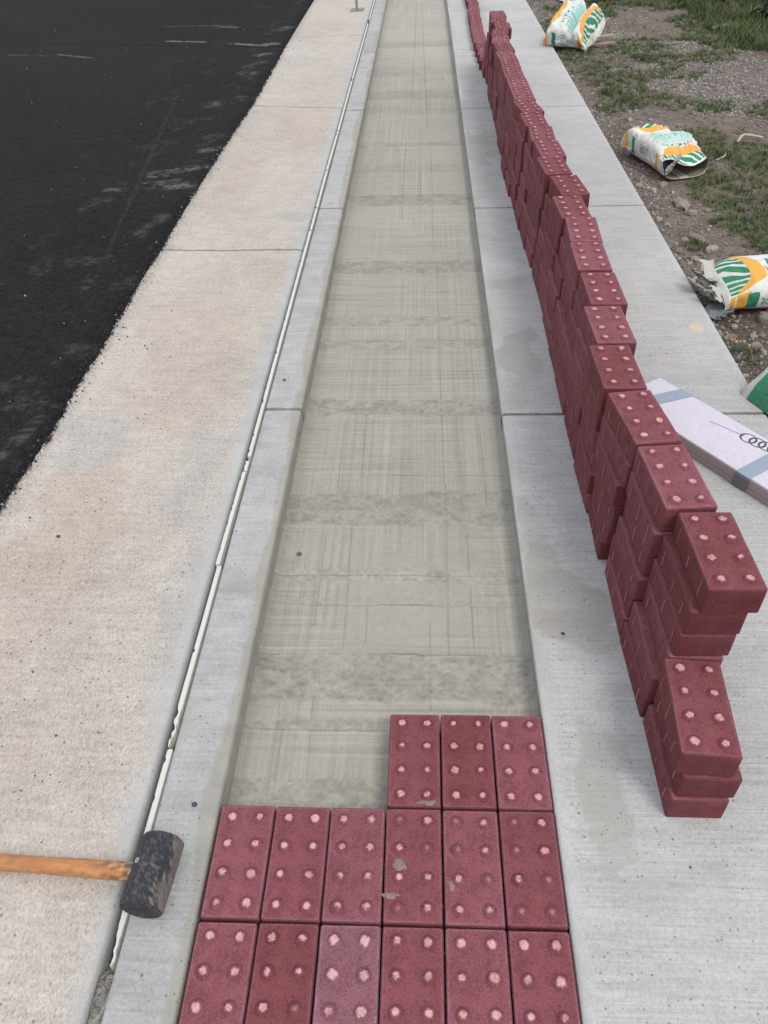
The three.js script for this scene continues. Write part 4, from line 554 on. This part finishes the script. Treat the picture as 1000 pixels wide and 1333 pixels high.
[[1.659, -4.618], [1.703, -4.625], [1.749, -4.436], [1.609, -4.325], [1.62, -4.271], [1.63, -4.45], [1.475, -2.815], [1.451, -2.87], [1.684, -2.935], [1.971, -3.802], [2.054, -7.605], [1.881, -4.22], [1.475, -2.412], [1.457, -2.528], [1.465, -2.6], [1.508, -2.636], [1.50, -2.44], [1.44, -2.75], [1.47, -3.0], [1.50, -4.75], [1.53, -2.13 + 0.35], [1.52, -1.72], [1.49, -1.86], [1.56, -1.78], [1.9, -7.3]].forEach(([x, z], i) => { const s = 0.010 + 0.009 * hash(i, 3, 9); stone(x, z, s * 1.15, s * 0.75, s * 0.9, [2, 0, 2, 1, 0][i % 5], 40 + i, 'pale loose pebble lying on the bare soil', 'pale pebbles on the soil'); });
const dark = new THREE.MeshStandardMaterial({ color: new THREE.Color(0.07, 0.075, 0.08), roughness: 0.9 });
for (const [x, y, z, s, l] of [[-0.052, 0, 0.002, 0.0058, 'dark pebble on the curb beside the far left laid paver'], [0.052, -0.06, -0.72, 0.0075, 'grey pebble stuck in the mortar bed near its left edge'], [0.683, 0, -0.414, 0.005, 'dark pebble on the stained sidewalk edge beside the trench'], [-0.082, 0, -1.469, 0.006, 'dark crumb on the curb beyond the first curb joint'], [-0.57, 0, -0.72, 0.006, 'black asphalt crumb alone on the stained gutter']]) { const o = shadows(new THREE.Mesh(rock(Math.round(900 + x * 100), s, s * 0.7, s * 0.9), x > 0 && x < 0.1 ? stoneMats[3] : dark)); o.name = numbered('pebble'); o.position.set(x, y + s * 0.2, z); tag(o, l, 'pebble'); scene.add(o); }
{
  const wood = new THREE.MeshStandardMaterial({ color: new THREE.Color(0.50, 0.38, 0.32), roughness: 0.85, bumpMap: soilBump, bumpScale: 0.002 }), pale = new THREE.MeshStandardMaterial({ color: new THREE.Color(0.55, 0.47, 0.38), roughness: 0.9 });
  const plank = (x, y, z, turn, l, w, h, label, m) => { const g = new THREE.BoxGeometry(l, h, w, 12, 1, 2), p = g.attributes.position; for (let i = 0; i < p.count; i++) { const X = p.getX(i); p.setY(i, p.getY(i) + 0.01 * Math.sin(X * 9)); p.setZ(i, p.getZ(i) * (1 - 0.5 * sst(0.2, 0.5, X / l)) + 0.004 * (vn(X * 60, p.getZ(i) > 0 ? 1 : 2, 1301) - 0.5)); } g.computeVertexNormals(); const o = shadows(new THREE.Mesh(g, m)); o.name = numbered('wood_piece'); o.position.set(x, y, z); o.rotation.set(0, turn, 0.02); tag(o, label, 'wood'); scene.add(o); };
  plank(1.80, 0.012, -6.60, -0.05, 0.24, 0.055, 0.014, 'upper of two flat pinkish wood sticks poking out from the crumpled bag', wood);
  plank(1.79, -0.005, -6.44, -0.18, 0.22, 0.035, 0.012, 'lower thinner of two flat wood sticks beside the crumpled bag', wood);
  plank(2.86, 0.0, -6.95, 0.35, 0.13, 0.04, 0.02, 'short pale wood piece on bare soil near the tall grass', pale);
  const twig = (pts, r, label) => { const c = new THREE.CatmullRomCurve3(pts.map(([x, y, z]) => new THREE.Vector3(x, soilY(x, z) + y, z))), o = shadows(new THREE.Mesh(new THREE.TubeGeometry(c, 24, r, 6), pale)); o.name = numbered('twig'); tag(o, label, 'twig'); scene.add(o); };
  twig([[2.10, 0.01, -3.90], [2.15, 0.03, -3.98], [2.2, 0.02, -4.02], [2.27, 0.015, -4.0]], 0.007, 'bent bleached twig in the grass right of the open bag');
  twig([[1.91, 0.006, -3.62], [1.96, 0.014, -3.66], [2.0, 0.008, -3.75]], 0.005, 'thin pale twig on the soil between the open bag and the grass');
  const scrap = shadows(new THREE.Mesh(flap(0.09, 0.12, 0.25, 33), new THREE.MeshStandardMaterial({ color: new THREE.Color(0.22, 0.25, 0.27), roughness: 0.5, side: THREE.DoubleSide }))); scrap.name = numbered('plastic_scrap'); scrap.position.set(1.43, -0.012, -1.99); scrap.rotation.set(0.15, 0.4, 0.25); tag(scrap, 'crumpled blue grey plastic scrap by the sidewalk edge below the lettered bag', 'plastic scrap'); scene.add(scrap);
  const leaf = shadows(new THREE.Mesh(flap(0.02, 0.042, 0.3, 35, 0.0008), new THREE.MeshStandardMaterial({ color: new THREE.Color(0.34, 0.19, 0.10), roughness: 0.7, side: THREE.DoubleSide }))); leaf.name = 'dead_leaf'; leaf.position.set(1.43, -0.008, -1.745); leaf.rotation.set(0, 1.4, 0.1); tag(leaf, 'dry orange brown leaf beside the cream stone at the sidewalk edge', 'leaf'); scene.add(leaf);
}
// countless small things
function scatter(name, label, geo, mat, list) { const m = new THREE.InstancedMesh(geo, mat, list.length), q = new THREE.Matrix4(), e = new THREE.Euler(), qu = new THREE.Quaternion(), c = new THREE.Color(); list.forEach(([x, y, z, s, rx, ry, rz, r, g, b, sy = 1], i) => { e.set(rx, ry, rz); qu.setFromEuler(e); q.compose(new THREE.Vector3(x, y, z), qu, new THREE.Vector3(s, s * sy, s)); m.setMatrixAt(i, q); m.setColorAt(i, c.setRGB(r, g, b)); }); m.name = numbered(name); tag(m, label, null, null, 'stuff'); shadows(m); scene.add(m); return m; }
{
  const pebbleGeo = (() => { const g = new THREE.IcosahedronGeometry(1, 1), p = g.attributes.position; for (let i = 0; i < p.count; i++) { const x = p.getX(i), y = p.getY(i), z = p.getZ(i), k = 0.75 + 0.5 * fbm(x * 1.4 + 7, y * 1.6 + z * 1.3 + 3, 1400, 2); p.setXYZ(i, x * k, y * k * 0.65, z * k * 0.85); } return toCreasedNormals(g, 0.6); })();
  const white = new THREE.MeshStandardMaterial({ color: 0xffffff, roughness: 0.95 });
  const R = rng(555), L = [];
  for (let i = 0; i < 90000 && L.length < 22000; i++) {
    const x = 1.405 + R() * R() * 3.4, z = -9.6 + R() * 10.2, gv = gravelMask(x, z), edge = sst(0.28, 0, x - 1.4), d = 0.2 + 0.9 * gv + 0.6 * edge * sst(0.3, 0.6, fbm(x * 6, z * 4, 1405, 3)) - 0.1 * grassMask(x, z); if (R() > d) continue;
    const s = (0.0022 + 0.0068 * Math.pow(R(), 2.0)) * (1 + 0.25 * gv), k = gv > 0.3 ? 0.16 + 0.24 * R() : 0.14 + 0.42 * R() * R(), w = R();
    L.push([x, soilY(x, z) + s * 0.3, z, s, R() * 6, R() * 6, R() * 6, k * (1.02 + 0.06 * w), k * (0.96 + 0.02 * w), k * (0.96 - 0.12 * w)]);
  }
  scatter('gravel', 'fine pale gravel and grit scattered over the soil', pebbleGeo, white, L);
  const C = []; for (let i = 0; i < 420; i++) { const z = 0.4 - 7.5 * Math.pow(R(), 1.3), d = 0.6 * Math.pow(R(), 3.2), x = roadEdge(z) + 0.004 + d; if (x > -0.17) continue; const s = (0.0010 + 0.0022 * R() * R()) * (d > 0.1 ? 0.9 : 1.5); C.push([x, s * 0.5, z, s, R() * 6, R() * 6, R() * 6, 0.04, 0.04, 0.042]); }
  for (const [cx, cz, n, sp] of [[-0.5, -0.83, 14, 0.08], [-0.62, -0.6, 8, 0.08], [-0.36, -0.05, 6, 0.02], [1.02, 0.17, 26, 0.035], [0.97, 0.05, 6, 0.1], [0.75, -3.9, 12, 0.06], [0.77, -4.6, 14, 0.05], [-0.07, -3.05, 14, 0.02], [1.2, -1.6, 10, 0.15], [-0.6, -1.7, 8, 0.02], [-0.58, -4.0, 6, 0.05]]) for (let i = 0; i < n; i++) { const s = 0.0008 + 0.0014 * R(); C.push([cx + (R() + R() - 1) * sp * 1.6, s * 0.5, cz + (R() + R() - 1) * sp, s, R() * 6, R() * 6, R() * 6, 0.06, 0.055, 0.05]); }
  for (let i = 0; i < 130; i++) { const x = lerp(-0.7, 1.38, R()), z = 0.4 - 4.5 * R(); if ((x > -0.02 && x < 0.63) || (x > -0.16 && x < -0.115)) continue; const s = 0.0006 + 0.0011 * R() * R(); C.push([x, s * 0.5, z, s, R() * 6, R() * 6, R() * 6, 0.09, 0.08, 0.07]); }
  scatter('asphalt_crumbs', 'tiny black crumbs scattered over the concrete', pebbleGeo, white, C);
  const A = []; for (let i = 0; i < 5200; i++) { const z = 0.3 - 6.5 * Math.pow(R(), 1.1), d = 0.30 * Math.pow(R(), 2.2), x = roadEdge(z) - d + 0.006, s = 0.0018 + 0.0042 * R() * R(), k = R() > 0.985 ? 0.35 : 0.022 + 0.022 * R(); A.push([x, 0.006 + s * 0.1, z, s, R() * 6, R() * 6, R() * 6, k, k, k * 1.05]); }
  for (let i = 0; i < 130; i++) { const x = -0.8 - 2.6 * R(), z = -1 - 7 * R(), k = 0.12 + 0.4 * R() * R(), s = 0.0018 + 0.003 * R(); A.push([x, 0.009, z, s, R() * 6, R() * 6, R() * 6, k, k, k * 0.97]); }
  scatter('loose_asphalt', 'coarse loose asphalt bits along the crumbly road edge', pebbleGeo, white, A);
}
// grass: tufts of bent blades
{
  const R = rng(909);
  const tuft = (n, h, spread, w) => { const pos = [], uv = [], idx = []; for (let k = 0; k < n; k++) { const a = R() * 6.28, r = spread * Math.sqrt(R()), bx = Math.cos(a) * r, bz = Math.sin(a) * r, da = R() * 6.28, H = h * (0.45 + 0.75 * R()), lean = H * (0.3 + 0.95 * R()), px = -Math.sin(da), pz = Math.cos(da), s = pos.length / 3; for (let i = 0; i <= 3; i++) { const f = i / 3, ww = w * (1 - f * 0.85) * 0.5, x = bx + Math.cos(da) * lean * f * f, z = bz + Math.sin(da) * lean * f * f, y = H * (f - 0.28 * f * f); pos.push(x - px * ww, y, z - pz * ww, x + px * ww, y, z + pz * ww); uv.push(0, f, 1, f); } for (let i = 0; i < 3; i++) { const q = s + i * 2; idx.push(q, q + 1, q + 2, q + 1, q + 3, q + 2); } } return indexed(pos, uv, idx); };
  const mat = new THREE.MeshPhysicalMaterial({ color: 0xffffff, roughness: 0.85, side: THREE.DoubleSide, transmission: 0, specularIntensity: 0.3 });
  const short = [], straw = [], tall = [];
  for (let i = 0; i < 160000 && short.length < 15000; i++) {
    const x = 1.41 + R() * 2.9, z = -10.5 + R() * 9.6, m = grassMask(x, z); if (R() > m * 0.8 * (0.35 + 1.1 * sst(0.35, 0.6, fbm(x * 14, z * 14, 915, 3))) + 0.02) continue;
    const far = sst(2.6, 3.0, x) * sst(-5, -6.3, z), y = soilY(x, z) - 0.003, t = R(), dry = fbm(x * 5, z * 5, 911, 3) > 0.56 ? R() * 0.8 : R() * 0.3, s = 0.55 + 0.7 * R() * R();
    const col = [lerp(0.080, 0.22, dry) * (0.6 + 0.75 * t), lerp(0.138, 0.19, dry) * (0.6 + 0.75 * t), lerp(0.055, 0.11, dry) * (0.6 + 0.75 * t)];
    (far > 0.5 && R() < 0.5 ? tall : R() < 0.12 ? straw : short).push([x, y, z, s, (R() - 0.5) * 0.3, R() * 6.28, (R() - 0.5) * 0.3, ...col]);
  }
  straw.forEach((s) => { s[7] = 0.26; s[8] = 0.21; s[9] = 0.12; });
  scatter('grass', 'short patchy green grass growing from the soil', tuft(9, 0.055, 0.024, 0.0048), mat, short);
  scatter('dry_grass', 'dry straw coloured blades mixed into the grass', tuft(5, 0.06, 0.03, 0.0036), mat, straw);
  scatter('tall_grass', 'taller darker green grass at the upper right', tuft(10, 0.14, 0.05, 0.0075), mat, tall);
}
// broad-leaved weeds at the upper right
{
  const lm = [[0.06, 0.125, 0.035], [0.085, 0.15, 0.045], [0.05, 0.10, 0.03]].map(([r, g, b]) => new THREE.MeshStandardMaterial({ color: new THREE.Color(r, g, b), roughness: 0.6, side: THREE.DoubleSide })), st = new THREE.MeshStandardMaterial({ color: new THREE.Color(0.12, 0.10, 0.05), roughness: 0.8 }), R = rng(1234);
  const leafGeo = (() => { const pos = [], uv = [], idx = []; for (let j = 0; j <= 8; j++) for (let i = -1; i <= 1; i++) { const f = j / 8, w = 0.24 * Math.sin(Math.PI * Math.pow(f, 0.75)) + 0.01; pos.push(i * w, 0.10 * Math.abs(i) * w * 4 - 0.35 * f * f + 0.25 * f, f); uv.push(i, f); } for (let j = 0; j < 8; j++) for (let i = 0; i < 2; i++) { const a = j * 3 + i; idx.push(a, a + 3, a + 1, a + 1, a + 3, a + 4); } return indexed(pos, uv, idx); })();
  for (const [x, z, h, n, label] of [[3.25, -7.15, 0.42, 22, 'leafy green weed at the upper right, nearest the bare soil'], [3.45, -6.75, 0.46, 24, 'leafy green weed cut by the right edge of the photo'], [3.55, -7.75, 0.5, 24, 'tall leafy weed in the top right corner'], [3.15, -8.1, 0.35, 16, 'smaller leafy weed at the top edge left of the tall corner weed']]) {
    const t = thing('weed', label, 'weed', [x, soilY(x, z), z], 'leafy weeds at the upper right');
    const c = new THREE.CatmullRomCurve3([new THREE.Vector3(0, 0, 0), new THREE.Vector3(0.02, h * 0.5, 0.01), new THREE.Vector3(-0.02, h, 0.03)]); part('stem', new THREE.TubeGeometry(c, 10, 0.006, 6), st, t);
    for (let k = 0; k < n; k++) { const f = 0.1 + 0.9 * k / n, p = c.getPoint(f), l = part('leaf', leafGeo, lm[k % 3], t); l.position.copy(p); l.rotation.set((R() - 0.6) * 0.7, k * 2.4 + R(), 0, 'YXZ'); l.scale.setScalar(0.11 + 0.09 * R()); }
  }
}
renderer.render(scene, camera);
